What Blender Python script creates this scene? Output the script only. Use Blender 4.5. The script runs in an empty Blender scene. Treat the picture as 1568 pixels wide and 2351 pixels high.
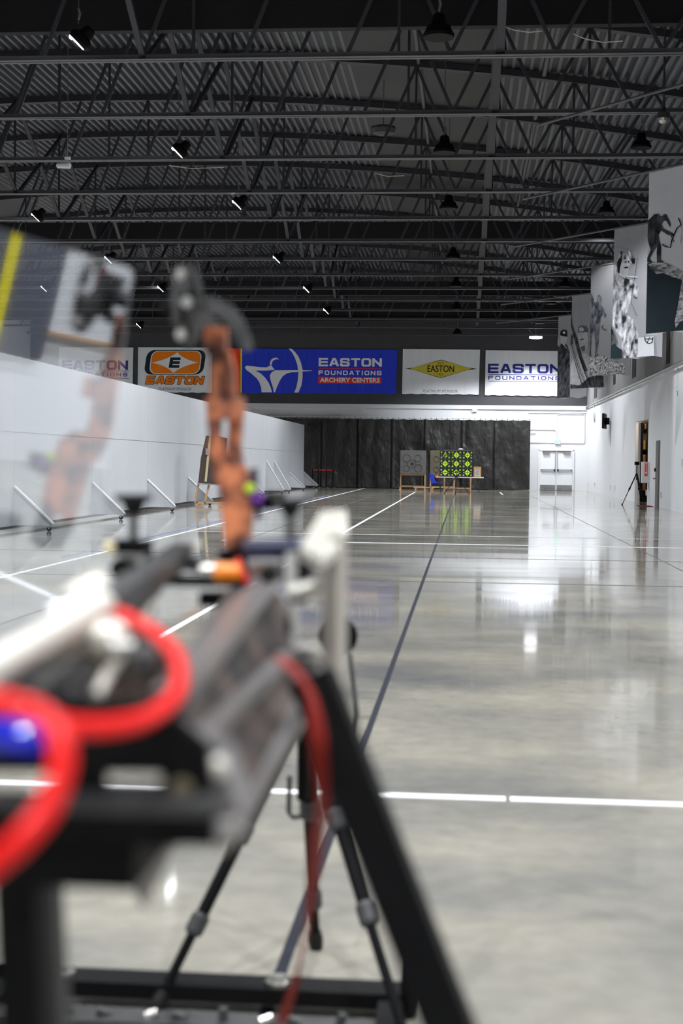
import bpy, bmesh, math, random
from mathutils import Vector, Matrix
random.seed(4)
S = bpy.context.scene
COL = S.collection
pi = math.pi

# ------------------------------------------------------------------ camera
FPX, CX, CY, CAMH = 3265.0, 784.0, 1175.5, 1.42
def vn(v): return Vector(v).normalized()
_vy = vn((285, -111.5, FPX))
_r = 0.0155
_vx = Vector((math.cos(_r), math.sin(_r), 0)); _vx.z = -(_vx.x*285 - _vx.y*111.5)/FPX; _vx.normalize()
_vz = _vx.cross(_vy)
RIGHT = Vector((_vx[0], _vy[0], _vz[0])); DOWN = Vector((_vx[1], _vy[1], _vz[1])); FWD = Vector((_vx[2], _vy[2], _vz[2]))
CAM = Vector((0, 0, CAMH))
cd = bpy.data.cameras.new('camera'); cam = bpy.data.objects.new('camera', cd); COL.objects.link(cam); S.camera = cam
cam.matrix_world = Matrix(((RIGHT.x, -DOWN.x, -FWD.x, 0), (RIGHT.y, -DOWN.y, -FWD.y, 0), (RIGHT.z, -DOWN.z, -FWD.z, CAMH), (0, 0, 0, 1)))
cd.sensor_fit = 'VERTICAL'; cd.sensor_height = 36; cd.lens = FPX/2351*36; cd.clip_start = 0.05; cd.clip_end = 300
cd.dof.use_dof = True; cd.dof.focus_distance = 62; cd.dof.aperture_fstop = 2.8
S.view_settings.view_transform = 'Standard'; S.view_settings.look = 'None'; S.view_settings.gamma = 1
S.view_settings.exposure = 0.0
# ------------------------------------------------------------------ world
w = bpy.data.worlds.new('world'); S.world = w; w.use_nodes = True
w.node_tree.nodes['Background'].inputs[0].default_value = (0.8, 0.85, 1, 1)
w.node_tree.nodes['Background'].inputs[1].default_value = 0.0
LAMP_W = 1950.0      # lamps over the range
NEAR_W = 0.85          # share of that for the lamps overhead and behind the viewer
LAMP_COL = (0.93, 0.96, 1.0)

def ray(px, py): return RIGHT*(px-CX) + DOWN*(py-CY) + FWD*FPX
def at(px, py, Y):
    r = ray(px, py); return CAM + r*(Y/r.y)
def onplane(px, py, o, n):
    r = ray(px, py); return CAM + r*((Vector(o)-CAM).dot(Vector(n))/r.dot(Vector(n)))
def onx(px, py, X):
    r = ray(px, py); return CAM + r*(X/r.x)

# ------------------------------------------------------------------ materials
def mat(name, col, rough=0.6, metal=0.0, spec=0.5, noise=None, bump=None, emit=None, coat=0, alpha=None):
    """noise=(scale, colour2, contrast, (sx,sy,sz))  bump=(scale,strength,(sx,sy,sz))"""
    m = bpy.data.materials.new(name); m.use_nodes = True
    nt = m.node_tree; b = nt.nodes['Principled BSDF']
    b.inputs['Base Color'].default_value = (*col, 1); b.inputs['Roughness'].default_value = rough
    b.inputs['Metallic'].default_value = metal; b.inputs['Specular IOR Level'].default_value = spec
    b.inputs['Coat Weight'].default_value = coat; b.inputs['Coat Roughness'].default_value = 0.08
    tc = nt.nodes.new('ShaderNodeTexCoord')
    def nz(scale, st, detail=4):
        mp = nt.nodes.new('ShaderNodeMapping'); mp.inputs['Scale'].default_value = st
        n = nt.nodes.new('ShaderNodeTexNoise'); n.inputs['Scale'].default_value = scale; n.inputs['Detail'].default_value = detail
        nt.links.new(tc.outputs['Object'], mp.inputs[0]); nt.links.new(mp.outputs[0], n.inputs['Vector']); return n
    if noise:
        n = nz(noise[0], noise[3] if len(noise) > 3 else (1, 1, 1)); r = nt.nodes.new('ShaderNodeValToRGB')
        c = noise[2]; r.color_ramp.elements[0].position = 0.5-0.5*c; r.color_ramp.elements[1].position = 0.5+0.5*c
        r.color_ramp.elements[0].color = (*col, 1); r.color_ramp.elements[1].color = (*noise[1], 1)
        nt.links.new(n.outputs['Fac'], r.inputs[0]); nt.links.new(r.outputs[0], b.inputs['Base Color'])
    if bump:
        n = nz(bump[0], bump[2] if len(bump) > 2 else (1, 1, 1), 3); bp = nt.nodes.new('ShaderNodeBump')
        bp.inputs['Strength'].default_value = bump[1]; bp.inputs['Distance'].default_value = bump[3] if len(bump) > 3 else 0.05
        nt.links.new(n.outputs['Fac'], bp.inputs['Height']); nt.links.new(bp.outputs[0], b.inputs['Normal'])
    if emit:
        b.inputs['Emission Color'].default_value = (*emit[0], 1); b.inputs['Emission Strength'].default_value = emit[1]
    return m
M = {}
M['white'] = mat('white_paint', (0.74, 0.75, 0.77), 0.55, noise=(0.7, (0.70, 0.71, 0.735), 0.5))
M['panel'] = mat('partition_paint', (0.57, 0.59, 0.62), 0.5, noise=(0.8, (0.53, 0.55, 0.585), 0.5, (1, 1, 0.4)))
M['fin'] = mat('brace_paint', (0.78, 0.78, 0.78), 0.5)
M['darkwall'] = mat('dark_wall_paint', (0.045, 0.045, 0.05), 0.7, noise=(2.0, (0.055, 0.055, 0.06), 0.5))
M['boardwall'] = mat('grey_wall_boards', (0.12, 0.12, 0.12), 0.7, noise=(1.6, (0.21, 0.205, 0.20), 0.8, (1, 1.6, 0.12)))
M['black'] = mat('black_paint', (0.008, 0.008, 0.009), 0.5, noise=(3, (0.012, 0.012, 0.014), 0.6))
M['baffle'] = mat('black_beam_paint', (0.003, 0.003, 0.005), 0.8)
M['steel'] = mat('roof_steel_paint', (0.075, 0.075, 0.085), 0.45, noise=(2.5, (0.095, 0.095, 0.105), 0.6))
M['steel_mid'] = mat('roof_steel_web', (0.03, 0.031, 0.04), 0.5)
M['steel_dark'] = mat('roof_steel_dark', (0.022, 0.022, 0.028), 0.5)
M['deck'] = mat('roof_deck_paint', (0.075, 0.078, 0.095), 0.45, noise=(0.6, (0.10, 0.102, 0.12), 0.6))
M['curtain'] = mat('black_vinyl_curtain', (0.013, 0.013, 0.0125), 0.45, spec=0.4, noise=(1.2, (0.028, 0.027, 0.025), 0.6), bump=(1.3, 1.0, (1, 1, 0.55), 0.35))
M['wood'] = mat('pale_timber', (0.62, 0.40, 0.22), 0.6, noise=(6, (0.5, 0.3, 0.16), 0.6, (1, 1, 6)))
M['foam'] = mat('grey_target_foam', (0.13, 0.13, 0.125), 0.9, noise=(3.5, (0.19, 0.19, 0.185), 0.7))
M['foamtan'] = mat('tan_target_foam', (0.24, 0.20, 0.13), 0.9, noise=(2.5, (0.15, 0.145, 0.12), 0.6))
M['foamdk'] = mat('scuffed_foam', (0.05, 0.05, 0.05), 0.9)
M['navy'] = mat('black_block_foam', (0.01, 0.012, 0.022), 0.8)
M['lime'] = mat('lime_print', (0.62, 0.95, 0.03), 0.6)
M['cloth'] = mat('white_banner_cloth', (0.80, 0.82, 0.85), 0.6, noise=(1.5, (0.74, 0.76, 0.79), 0.5, (3, 1, 0.25)), bump=(2.2, 0.25, (3, 1, 0.3), 0.05))
M['blue'] = mat('blue_banner_cloth', (0.025, 0.05, 0.62), 0.5, spec=0.15, noise=(2, (0.035, 0.07, 0.72), 0.5, (3, 1, 0.3)), bump=(2.2, 0.3, (3, 1, 0.3), 0.06))
M['navyprint'] = mat('navy_print', (0.03, 0.035, 0.23), 0.6, spec=0.12)
M['redprint'] = mat('red_print', (0.85, 0.05, 0.03), 0.6, spec=0.12)
M['orangered'] = mat('orange_red_print', (0.9, 0.07, 0.015), 0.6, spec=0.12)
M['orange'] = mat('orange_print', (0.92, 0.2, 0.008), 0.6, noise=(2, (0.95, 0.27, 0.02), 0.6), spec=0.12)
M['yellow'] = mat('yellow_print', (0.85, 0.75, 0.03), 0.6, spec=0.12)
M['gold'] = mat('mustard_print', (0.6, 0.5, 0.05), 0.6, noise=(3, (0.68, 0.57, 0.08), 0.5), spec=0.12)
M['blackprint'] = mat('black_print', (0.012, 0.016, 0.02), 0.6, spec=0.12)
M['tealprint'] = mat('dark_slate_print', (0.014, 0.03, 0.04), 0.6, spec=0.12)
M['whiteprint'] = mat('white_print', (0.85, 0.86, 0.9), 0.6, spec=0.12)
M['greyink'] = mat('grey_print', (0.12, 0.12, 0.13), 0.6, spec=0.12)
def print_bg(n, a, b): return mat(n, a, 0.7, spec=0.12, noise=(0.5, b, 0.8, (1, 1, 1)), bump=(1.5, 0.3, (3, 3, 0.4), 0.05))
M['ph_light'] = print_bg('photo_print_pale', (0.5, 0.51, 0.55), (0.78, 0.78, 0.82))
M['ph_mid'] = print_bg('photo_print_mid_grey', (0.11, 0.11, 0.115), (0.16, 0.16, 0.165))
M['ph_grey'] = print_bg('photo_print_grey', (0.27, 0.27, 0.29), (0.46, 0.46, 0.49))
M['ph_camo'] = mat('printed_camouflage_pale', (0.025, 0.025, 0.03), 0.7, noise=(5.5, (0.85, 0.85, 0.9), 0.26, (1, 1, 0.6)), spec=0.12)
M['ph_camodk'] = mat('printed_camouflage_dark', (0.008, 0.01, 0.013), 0.7, noise=(6.5, (0.10, 0.10, 0.115), 0.3, (1, 1, 0.7)), spec=0.12)
M['ph_dark'] = mat('printed_rock_shadow', (0.010, 0.018, 0.024), 0.6, noise=(1.2, (0.02, 0.034, 0.043), 0.6), spec=0.12)
M['ph_skin'] = mat('printed_skin', (0.6, 0.6, 0.62), 0.7, noise=(5, (0.35, 0.35, 0.37), 0.5), spec=0.12)
M['ph_rock'] = mat('printed_rock', (0.6, 0.6, 0.64), 0.7, noise=(6, (0.06, 0.06, 0.07), 0.3, (1, 1, 3)), spec=0.12)
M['ph_grass'] = mat('printed_grass', (0.02, 0.02, 0.02), 0.7, noise=(14, (0.3, 0.3, 0.3), 0.3), spec=0.12)
M['metal'] = mat('galvanised_metal', (0.5, 0.5, 0.5), 0.35, 1.0)
M['alu'] = mat('brushed_aluminium', (0.62, 0.60, 0.56), 0.33, 1.0, noise=(8, (0.5, 0.49, 0.46), 0.6))
M['pale_alu'] = mat('machined_pale_aluminium', (0.66, 0.64, 0.57), 0.45, 0.4)
M['rail'] = mat('worn_rail_metal', (0.42, 0.41, 0.41), 0.3, 0.8, noise=(9, (0.25, 0.23, 0.22), 0.6))
M['bar'] = mat('tan_grey_aluminium_bar', (0.5, 0.46, 0.4), 0.35, 0.7)
M['dullbrass'] = mat('dull_brass', (0.12, 0.10, 0.06), 0.5)
M['tanbrown'] = mat('tan_brown_tube', (0.28, 0.24, 0.19), 0.4, 0.5)
M['cyl'] = mat('polished_cylinder', (0.7, 0.66, 0.58), 0.3, 0.85)
M['bowgrey'] = mat('grey_black_bow_finish', (0.018, 0.018, 0.018), 0.45, spec=0.3, noise=(18, (0.085, 0.085, 0.085), 0.45))
M['railweb'] = mat('dull_rail_web', (0.012, 0.012, 0.012), 0.5, 0.3, noise=(10, (0.13, 0.09, 0.075), 0.3))
M['greydoor'] = mat('grey_door_paint', (0.16, 0.155, 0.15), 0.5)
M['kick'] = mat('kick_plate_steel', (0.5, 0.5, 0.5), 0.25, 1.0, noise=(5, (0.3, 0.3, 0.3), 0.5))
M['conduit'] = mat('painted_conduit', (0.68, 0.69, 0.7), 0.45)
M['red'] = mat('red_plastic', (0.8, 0.012, 0.012), 0.35)
M['redtube'] = mat('red_air_tube', (0.78, 0.003, 0.003), 0.3, spec=0.3)
M['strap'] = mat('red_webbing', (0.20, 0.012, 0.007), 0.7, spec=0.15, noise=(14, (0.15, 0.01, 0.006), 0.5))
M['bluechair'] = mat('blue_plastic', (0.01, 0.04, 0.5), 0.4)
M['blueknob'] = mat('blue_anodised', (0.005, 0.015, 0.5), 0.3, coat=0.3)
M['rubber'] = mat('black_rubber', (0.006, 0.006, 0.006), 0.6, spec=0.25)
M['blackmetal'] = mat('black_anodised', (0.003, 0.003, 0.0035), 0.55, 0.0, 0.08, noise=(5, (0.005, 0.005, 0.005), 0.6))
M['greyblack'] = mat('charcoal_plastic', (0.018, 0.018, 0.019), 0.45, spec=0.35, noise=(9, (0.05, 0.05, 0.05), 0.4))
M['navymetal'] = mat('blue_black_anodised', (0.012, 0.014, 0.05), 0.35)
M['copper'] = mat('copper_camouflage', (0.62, 0.20, 0.085), 0.45, noise=(24, (0.07, 0.02, 0.014), 0.2))
M['orangeplastic'] = mat('orange_plastic', (0.95, 0.25, 0.0), 0.35)
M['purple'] = mat('purple_anodised', (0.10, 0.015, 0.2), 0.35)
M['limeplastic'] = mat('lime_plastic', (0.45, 0.62, 0.02), 0.35)
M['cream'] = mat('cream_plastic', (0.62, 0.52, 0.3), 0.5)
M['fibre'] = mat('pale_fibre', (0.6, 0.57, 0.5), 0.5)
M['cardboard'] = mat('cardboard', (0.5, 0.3, 0.14), 0.8)
M['tape'] = mat('white_floor_tape', (0.88, 0.88, 0.9), 0.4)
M['darktape'] = mat('dark_floor_tape', (0.008, 0.01, 0.018), 0.6, spec=0.15)
M['bluetape'] = mat('blue_floor_tape', (0.12, 0.17, 0.4), 0.4)
M['joint'] = mat('floor_joint_filler', (0.07, 0.07, 0.075), 0.4)
M['brown'] = mat('brown_target_foam', (0.055, 0.04, 0.033), 0.8, noise=(4, (0.08, 0.06, 0.05), 0.5))
M['darkboard'] = mat('dark_board_paint', (0.10, 0.11, 0.145), 0.6)
M['exitgreen'] = mat('lit_exit_letters', (0.1, 0.7, 0.3), 0.4, emit=((0.1, 0.9, 0.35), 1.2))
M['lens'] = mat('lit_lamp_lens', (1, 1, 1), 0.4, emit=((0.9, 0.94, 1.0), 60))
M['lensring'] = mat('lit_ring_lens', (1, 1, 1), 0.4, emit=((0.93, 0.93, 1.0), 14))
M['led'] = mat('lit_blue_led', (0.1, 0.1, 1), 0.4, emit=((0.15, 0.2, 1.0), 20))
M['backroom'] = mat('storeroom_dark', (0.05, 0.035, 0.025), 0.8)
M['storewood'] = mat('storeroom_boxes', (0.5, 0.24, 0.06), 0.7, noise=(3, (0.2, 0.09, 0.03), 0.5))
# polished concrete
def floor_material():
    m = bpy.data.materials.new('polished_concrete'); m.use_nodes = True; nt = m.node_tree; b = nt.nodes['Principled BSDF']
    tc = nt.nodes.new('ShaderNodeTexCoord')
    def nz(scale, st, det=5):
        mp = nt.nodes.new('ShaderNodeMapping'); mp.inputs['Scale'].default_value = st
        n = nt.nodes.new('ShaderNodeTexNoise'); n.inputs['Scale'].default_value = scale; n.inputs['Detail'].default_value = det
        nt.links.new(tc.outputs['Object'], mp.inputs[0]); nt.links.new(mp.outputs[0], n.inputs['Vector']); return n
    n1 = nz(0.9, (0.7, 1.0, 1), 8); r1 = nt.nodes.new('ShaderNodeValToRGB')
    r1.color_ramp.elements[0].position = 0.3; r1.color_ramp.elements[1].position = 0.72
    r1.color_ramp.elements[0].color = (0.155, 0.155, 0.15, 1); r1.color_ramp.elements[1].color = (0.355, 0.33, 0.268, 1)
    n2 = nz(9, (1, 1, 1), 8); mx = nt.nodes.new('ShaderNodeMix'); mx.data_type = 'RGBA'; mx.blend_type = 'OVERLAY'
    mx.inputs[0].default_value = 0.25
    nt.links.new(n1.outputs['Fac'], r1.inputs[0]); nt.links.new(r1.outputs[0], mx.inputs[6]); nt.links.new(n2.outputs['Fac'], mx.inputs[7])
    nt.links.new(mx.outputs[2], b.inputs['Base Color'])
    n3 = nz(1.1, (0.16, 1.0, 1), 6); mr = nt.nodes.new('ShaderNodeMapRange')
    mr.inputs['From Min'].default_value = 0.3; mr.inputs['From Max'].default_value = 0.7
    mr.inputs['To Min'].default_value = 0.03; mr.inputs['To Max'].default_value = 0.105
    nt.links.new(n3.outputs['Fac'], mr.inputs[0]); nt.links.new(mr.outputs[0], b.inputs['Roughness'])
    n4 = nz(3.0, (0.35, 1, 1), 4); bp = nt.nodes.new('ShaderNodeBump'); bp.inputs['Strength'].default_value = 0.03; bp.inputs['Distance'].default_value = 0.003
    nt.links.new(n4.outputs['Fac'], bp.inputs['Height']); nt.links.new(bp.outputs[0], b.inputs['Normal'])
    b.inputs['IOR'].default_value = 1.62
    return m
M['floor'] = floor_material()
def pane_material():
    m = bpy.data.materials.new('clear_plastic_sheet'); m.use_nodes = True; nt = m.node_tree
    for n in list(nt.nodes): nt.nodes.remove(n)
    o = nt.nodes.new('ShaderNodeOutputMaterial'); a = nt.nodes.new('ShaderNodeAddShader'); t = nt.nodes.new('ShaderNodeBsdfTransparent')
    g = nt.nodes.new('ShaderNodeBsdfGlossy'); t.inputs[0].default_value = (0.70, 0.71, 0.71, 1); g.inputs[0].default_value = (0.27, 0.27, 0.28, 1); g.inputs['Roughness'].default_value = 0.03
    nt.links.new(t.outputs[0], a.inputs[0]); nt.links.new(g.outputs[0], a.inputs[1]); nt.links.new(a.outputs[0], o.inputs[0]); return m
M['pane'] = pane_material()

# ------------------------------------------------------------------ mesh helpers
OFF = {}
class MB:
    def __init__(s): s.v = []; s.f = []; s.m = []; s.mats = []; s.sm = []
    def mi(s, m):
        if m not in s.mats: s.mats.append(m)
        return s.mats.index(m)
    def add(s, vs, fs, m, smooth=False):
        b = len(s.v); s.v += [tuple(v) for v in vs]; i = s.mi(m)
        for f in fs: s.f.append([b+k for k in f]); s.m.append(i); s.sm.append(smooth)
        return s
    def box(s, c, d, m, rot=None):
        c = Vector(c); R = rot if rot else Matrix.Identity(3)
        vs = [c + R @ Vector((x*d[0]/2, y*d[1]/2, z*d[2]/2)) for x in (-1, 1) for y in (-1, 1) for z in (-1, 1)]
        return s.add(vs, [(0, 1, 3, 2), (4, 6, 7, 5), (0, 4, 5, 1), (2, 3, 7, 6), (0, 2, 6, 4), (1, 5, 7, 3)], m)
    def mm(s, a, b, m): return s.box([(a[i]+b[i])/2 for i in range(3)], [abs(b[i]-a[i]) for i in range(3)], m)
    def beam(s, p, q, w, h, m, up=(0, 0, 1), roll=0):
        p = Vector(p); q = Vector(q); d = (q-p).normalized(); u = Vector(up)
        sx = d.cross(u)
        if sx.length < 1e-4: sx = d.cross(Vector((0, 1, 0)))
        sx.normalize(); uz = sx.cross(d)
        if roll: Rr = Matrix.Rotation(roll, 3, d); sx = Rr @ sx; uz = Rr @ uz
        vs = [a + sx*(i*w/2) + uz*(j*h/2) for a in (p, q) for i in (-1, 1) for j in (-1, 1)]
        return s.add(vs, [(0, 1, 3, 2), (4, 6, 7, 5), (0, 4, 5, 1), (2, 3, 7, 6), (0, 2, 6, 4), (1, 5, 7, 3)], m)
    def tube(s, pts, r, m, n=10, closed=False):
        pts = [Vector(p) for p in pts]; rs = r if isinstance(r, (list, tuple)) else [r]*len(pts)
        rings = []; prev = None; L = len(pts)
        for i, p in enumerate(pts):
            if closed: d = pts[(i+1) % L]-pts[i-1]
            else: d = pts[min(i+1, L-1)]-pts[max(i-1, 0)]
            d.normalize()
            if prev is None:
                prev = d.cross(Vector((0, 0, 1)))
                if prev.length < 1e-3: prev = d.cross(Vector((0, 1, 0)))
            a = (prev - d*prev.dot(d)).normalized(); prev = a; b = d.cross(a)
            rings.append([p + (a*math.cos(2*pi*k/n) + b*math.sin(2*pi*k/n))*rs[i] for k in range(n)])
        vs = [v for g in rings for v in g]; fs = []
        for i in range(L if closed else L-1):
            j = (i+1) % L
            for k in range(n): fs.append((i*n+k, i*n+(k+1) % n, j*n+(k+1) % n, j*n+k))
        s.add(vs, fs, m, True)
        if not closed: s.add(rings[0], [tuple(range(n))], m); s.add(rings[-1], [tuple(reversed(range(n)))], m)
        return s
    def lathe(s, c, axis, prof, m, n=20):
        """prof = [(dist along axis, radius)]"""
        c = Vector(c); d = Vector(axis).normalized(); a = d.orthogonal().normalized(); b = d.cross(a)
        vs = [c + d*t + (a*math.cos(2*pi*k/n) + b*math.sin(2*pi*k/n))*max(r, 1e-5) for t, r in prof for k in range(n)]
        fs = [(i*n+k, i*n+(k+1) % n, (i+1)*n+(k+1) % n, (i+1)*n+k) for i in range(len(prof)-1) for k in range(n)]
        s.add(vs, fs, m, False)
        s.add(vs[:n], [tuple(range(n))], m); s.add(vs[-n:], [tuple(range(n))], m)
        return s
    def poly(s, pts, m): return s.add(pts, [tuple(range(len(pts)))], m)
    def prism(s, pts, d, m, m2=None):
        pts = [Vector(p) for p in pts]; d = Vector(d); n = len(pts)
        s.add(pts + [p+d for p in pts], [tuple(range(n)), tuple(reversed(range(n, 2*n)))], m)
        s.add(pts + [p+d for p in pts], [(k, (k+1) % n, n+(k+1) % n, n+k) for k in range(n)], m2 or m); return s
    def build(s, name, parent=None, bevel=0):
        me = bpy.data.meshes.new(name); o = bpy.data.objects.new(name, me)
        if parent is not None: off = OFF[parent.name]; o.parent = parent
        else: off = Vector((0, 0, 0))
        OFF[o.name] = off
        me.from_pydata([tuple(Vector(v)-off) for v in s.v], [], s.f)
        for m in s.mats: me.materials.append(m)
        me.polygons.foreach_set('material_index', s.m); me.polygons.foreach_set('use_smooth', s.sm); me.update()
        bm = bmesh.new(); bm.from_mesh(me); bmesh.ops.recalc_face_normals(bm, faces=bm.faces); bm.to_mesh(me); bm.free()
        COL.objects.link(o)
        if bevel:
            b = o.modifiers.new('bevel', 'BEVEL'); b.width = bevel; b.segments = 2; b.limit_method = 'ANGLE'
        return o
def tag(o, label, cat, group=None, kind=None):
    o['label'] = label; o['category'] = cat
    if group: o['group'] = group
    if kind: o['kind'] = kind
    return o
def thing(name, label, cat, loc, group=None):
    o = bpy.data.objects.new(name, None); COL.objects.link(o); o.location = loc; o.empty_display_size = 0.1
    OFF[o.name] = Vector(loc); return tag(o, label, cat, group)
def struct(name, mb, parent=None):
    o = mb.build(name, parent)
    if parent is None: o['kind'] = 'structure'
    return o
def kids(o): return [c for c in bpy.data.objects if c.parent == o]
TREE = {}
def copy_tree(root, loc, label, group=None, rot=None, swap=None):
    if root.name not in TREE: TREE[root.name] = [(c, kids(c)) for c in kids(root)]
    r = root.copy(); COL.objects.link(r); r.location = loc; r['label'] = label
    if group: r['group'] = group
    if rot is not None: r.rotation_euler = rot
    for c, gs in TREE[root.name]:
        d = c.copy(); COL.objects.link(d); d.parent = r
        for g in gs: e = g.copy(); COL.objects.link(e); e.parent = d
    return r
ORD = ['first', 'second', 'third', 'fourth', 'fifth', 'sixth', 'seventh', 'eighth', 'ninth', 'tenth', 'eleventh', 'twelfth', 'thirteenth', 'fourteenth', 'fifteenth', 'sixteenth', 'seventeenth']

# text from the built-in font, as flat triangles
def text_tris(s, height, width=None, shear=0.0, bold=0.0):
    cu = bpy.data.curves.new('t', 'FONT'); cu.body = s; cu.size = 1; cu.shear = shear; cu.offset = bold; cu.resolution_u = 4
    o = bpy.data.objects.new('t', cu); COL.objects.link(o)
    dg = bpy.context.evaluated_depsgraph_get(); me = o.evaluated_get(dg).to_mesh()
    vs = [v.co.copy() for v in me.vertices]; fs = [tuple(p.vertices) for p in me.polygons]
    o.evaluated_get(dg).to_mesh_clear(); bpy.data.objects.remove(o); bpy.data.curves.remove(cu)
    x0 = min(v.x for v in vs); x1 = max(v.x for v in vs); y0 = min(v.y for v in vs); y1 = max(v.y for v in vs)
    k = height/(y1-y0); kx = (width/(x1-x0)) if width else k
    return [((v.x-(x0+x1)/2)*kx, (v.y-(y0+y1)/2)*k) for v in vs], fs
def put_text(mb, s, c, ux, uz, height, m, width=None, shear=0.0, bold=0.0):
    vs, fs = text_tris(s, height, width, shear, bold); c = Vector(c); ux = Vector(ux); uz = Vector(uz)
    mb.add([c + ux*x + uz*y for x, y in vs], fs, m)
# wide squared block letters
def L_(t):
    h = t/2; a, b = h, 1-h; k = 0.16
    return {'E': [[(a*1, a), (a*1, b)], [(a, b), (b, b)], [(a, 0.5), (b*0.97, 0.5)], [(a, a), (b, a)]],
            'A': [[(a, a*0.6), (0.42, b)], [(0.42, b), (0.58, b)], [(0.58, b), (b, a*0.6)], [(0.24, 0.33), (0.76, 0.33)]],
            'S': [[(b, 0.74), (b, b-0.08), (b-0.1, b), (a+0.1, b), (a, b-0.1), (a, 0.6), (a+0.08, 0.53), (b-0.08, 0.47), (b, 0.40), (b, a+0.1), (b-0.1, a), (a+0.1, a), (a, a+0.08), (a, 0.28)]],
            'T': [[(a, b), (b, b)], [(0.5, a), (0.5, b)]],
            'O': [[(a+k*0.7, a), (b-k*0.7, a), (b, a+k), (b, b-k), (b-k*0.7, b), (a+k*0.7, b), (a, b-k), (a, a+k), (a+k*0.7, a)]],
            'N': [[(a, a), (a, b)], [(a, b), (b, a)], [(b, a), (b, b)]],
            'F': [[(a, a), (a, b)], [(a, b), (b, b)], [(a, 0.48), (b*0.93, 0.48)]],
            'U': [[(a, b), (a, a+k), (a+k*0.7, a), (b-k*0.7, a), (b, a+k), (b, b)]],
            'D': [[(a, a), (a, b)], [(a, b), (b-k, b), (b, b-k), (b, a+k), (b-k, a), (a, a)]],
            'I': [[(0.5, a), (0.5, b)]]}
def block_text(mb, s, c, ux, uz, W, H, m, t=0.22, gap=0.14, shear=0.0, tx=None, grow=0.0):
    """c = centre; ux,uz unit vectors"""
    G = L_(t); n = len(s); wl = [0.32 if ch == 'I' else 1.0 for ch in s]
    tot = sum(wl)+gap*(n-1); k = W/tot; x = -W/2; c = Vector(c); ux = Vector(ux); uz = Vector(uz)
    th = t*H/2 + grow; lay = 0
    for ch, wc in zip(s, wl):
        for pl in G[ch]:
            pp = [(x+(p[0] if ch != 'I' else 0.5)*k*wc, (p[1]-0.5)*H) for p in pl]
            for (x0, y0), (x1, y1) in zip(pp[:-1], pp[1:]):
                dx, dy = x1-x0, y1-y0; L = math.hypot(dx, dy) or 1; dx /= L; dy /= L
                e = th*0.98; wth = th*(1.25 if abs(dx) < 0.9 else 1.0)
                if abs(dx) > 0.05 and abs(dy) > 0.05: e = th*0.4
                q = [(x0-dx*e-dy*wth, y0-dy*e+dx*wth), (x1+dx*e-dy*wth, y1+dy*e+dx*wth), (x1+dx*e+dy*wth, y1+dy*e-dx*wth), (x0-dx*e+dy*wth, y0-dy*e-dx*wth)]
                q = [(a, max(-H/2-grow, min(H/2+grow, b))) for a, b in q]
                lay += 1; o = Vector((0, -0.00004*lay, 0))
                mb.poly([c + ux*(a+shear*b) + uz*b + o for a, b in q], m)
        x += k*(wc+gap)
UX = Vector((1, 0, 0)); UZ = Vector((0, 0, 1))

# ------------------------------------------------------------------ setting
XR, XL, YF, YB = 6.59, -24.5, 78.5, -14.0
ZW = 4.62
def zdeck(x): return CAMH + 9.5 - 0.0058*(x+9)**2
struct('floor', MB().mm((XL-0.3, YB-0.3, -0.2), (XR+2.6, YF+0.3, 0), M['floor']))
mb = MB(); mb.mm((XL, YF, 0), (XR, YF+0.3, ZW), M['white']); mb.mm((XL, YF-0.04, ZW), (XR, YF+0.3, 11.5), M['darkwall']); struct('wall_far', mb)
struct('wall_left', MB().mm((XL-0.3, YB, 0), (XL, YF, 11.5), M['white']))
struct('wall_rear', MB().mm((XL, YB-0.3, 0), (XR, YB, 11.5), M['white']))
# right wall with the store room opening and the grey door
OY0, OY1, OZ = 52.5, 56.3, 3.12
mb = MB(); mb.mm((XR, YB, 0), (XR+0.25, OY0, ZW), M['white']); mb.mm((XR, OY1, 0), (XR+0.25, YF, ZW), M['white']); mb.mm((XR, OY0, OZ), (XR+0.25, OY1, ZW), M['white'])
struct('wall_right', mb)
mb = MB(); y = YB
while y < YF:
    mb.mm((XR-0.06, y+0.012, ZW), (XR+0.25, min(y+2.4, YF)-0.012, 11.2), M['boardwall']); y += 2.4
mb.mm((XR-0.04, YB, ZW), (XR+0.24, YF, 11.2), M['darkwall'])
struct('trim_1', mb)
struct('trim_2', MB().tube([(XR-0.10, YB, ZW-0.03), (XR-0.10, YF-0.05, ZW-0.03)], 0.035, M['metal'], 8))
struct('trim_3', MB().mm((XL, YF-0.07, ZW-0.22), (XR-0.12, YF-0.001, ZW-0.001), M['conduit']))
# ceiling deck, ribbed along the hall
mb = MB(); pitch = 0.2; x = XL-0.2; prof = []
while x < XR+0.25:
    for dx, dz in ((0, 0), (0.07, 0), (0.09, 0.11), (0.18, 0.11)): prof.append((x+dx, zdeck(x+dx)+dz))
    x += pitch
vs = [(a, YB, b) for a, b in prof] + [(a, YF+0.2, b) for a, b in prof]; n = len(prof)
mb.add(vs, [(k, k+1, n+k+1, n+k) for k in range(n-1)], M['deck'])
vs = [(a, yy, zdeck(a)+0.35) for yy in (YB, YF+0.2) for a in (XL-0.2, -9, XR+0.3)]
mb.add(vs, [(0, 1, 4, 3), (1, 2, 5, 4)], M['black'])
struct('ceiling', mb)

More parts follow.
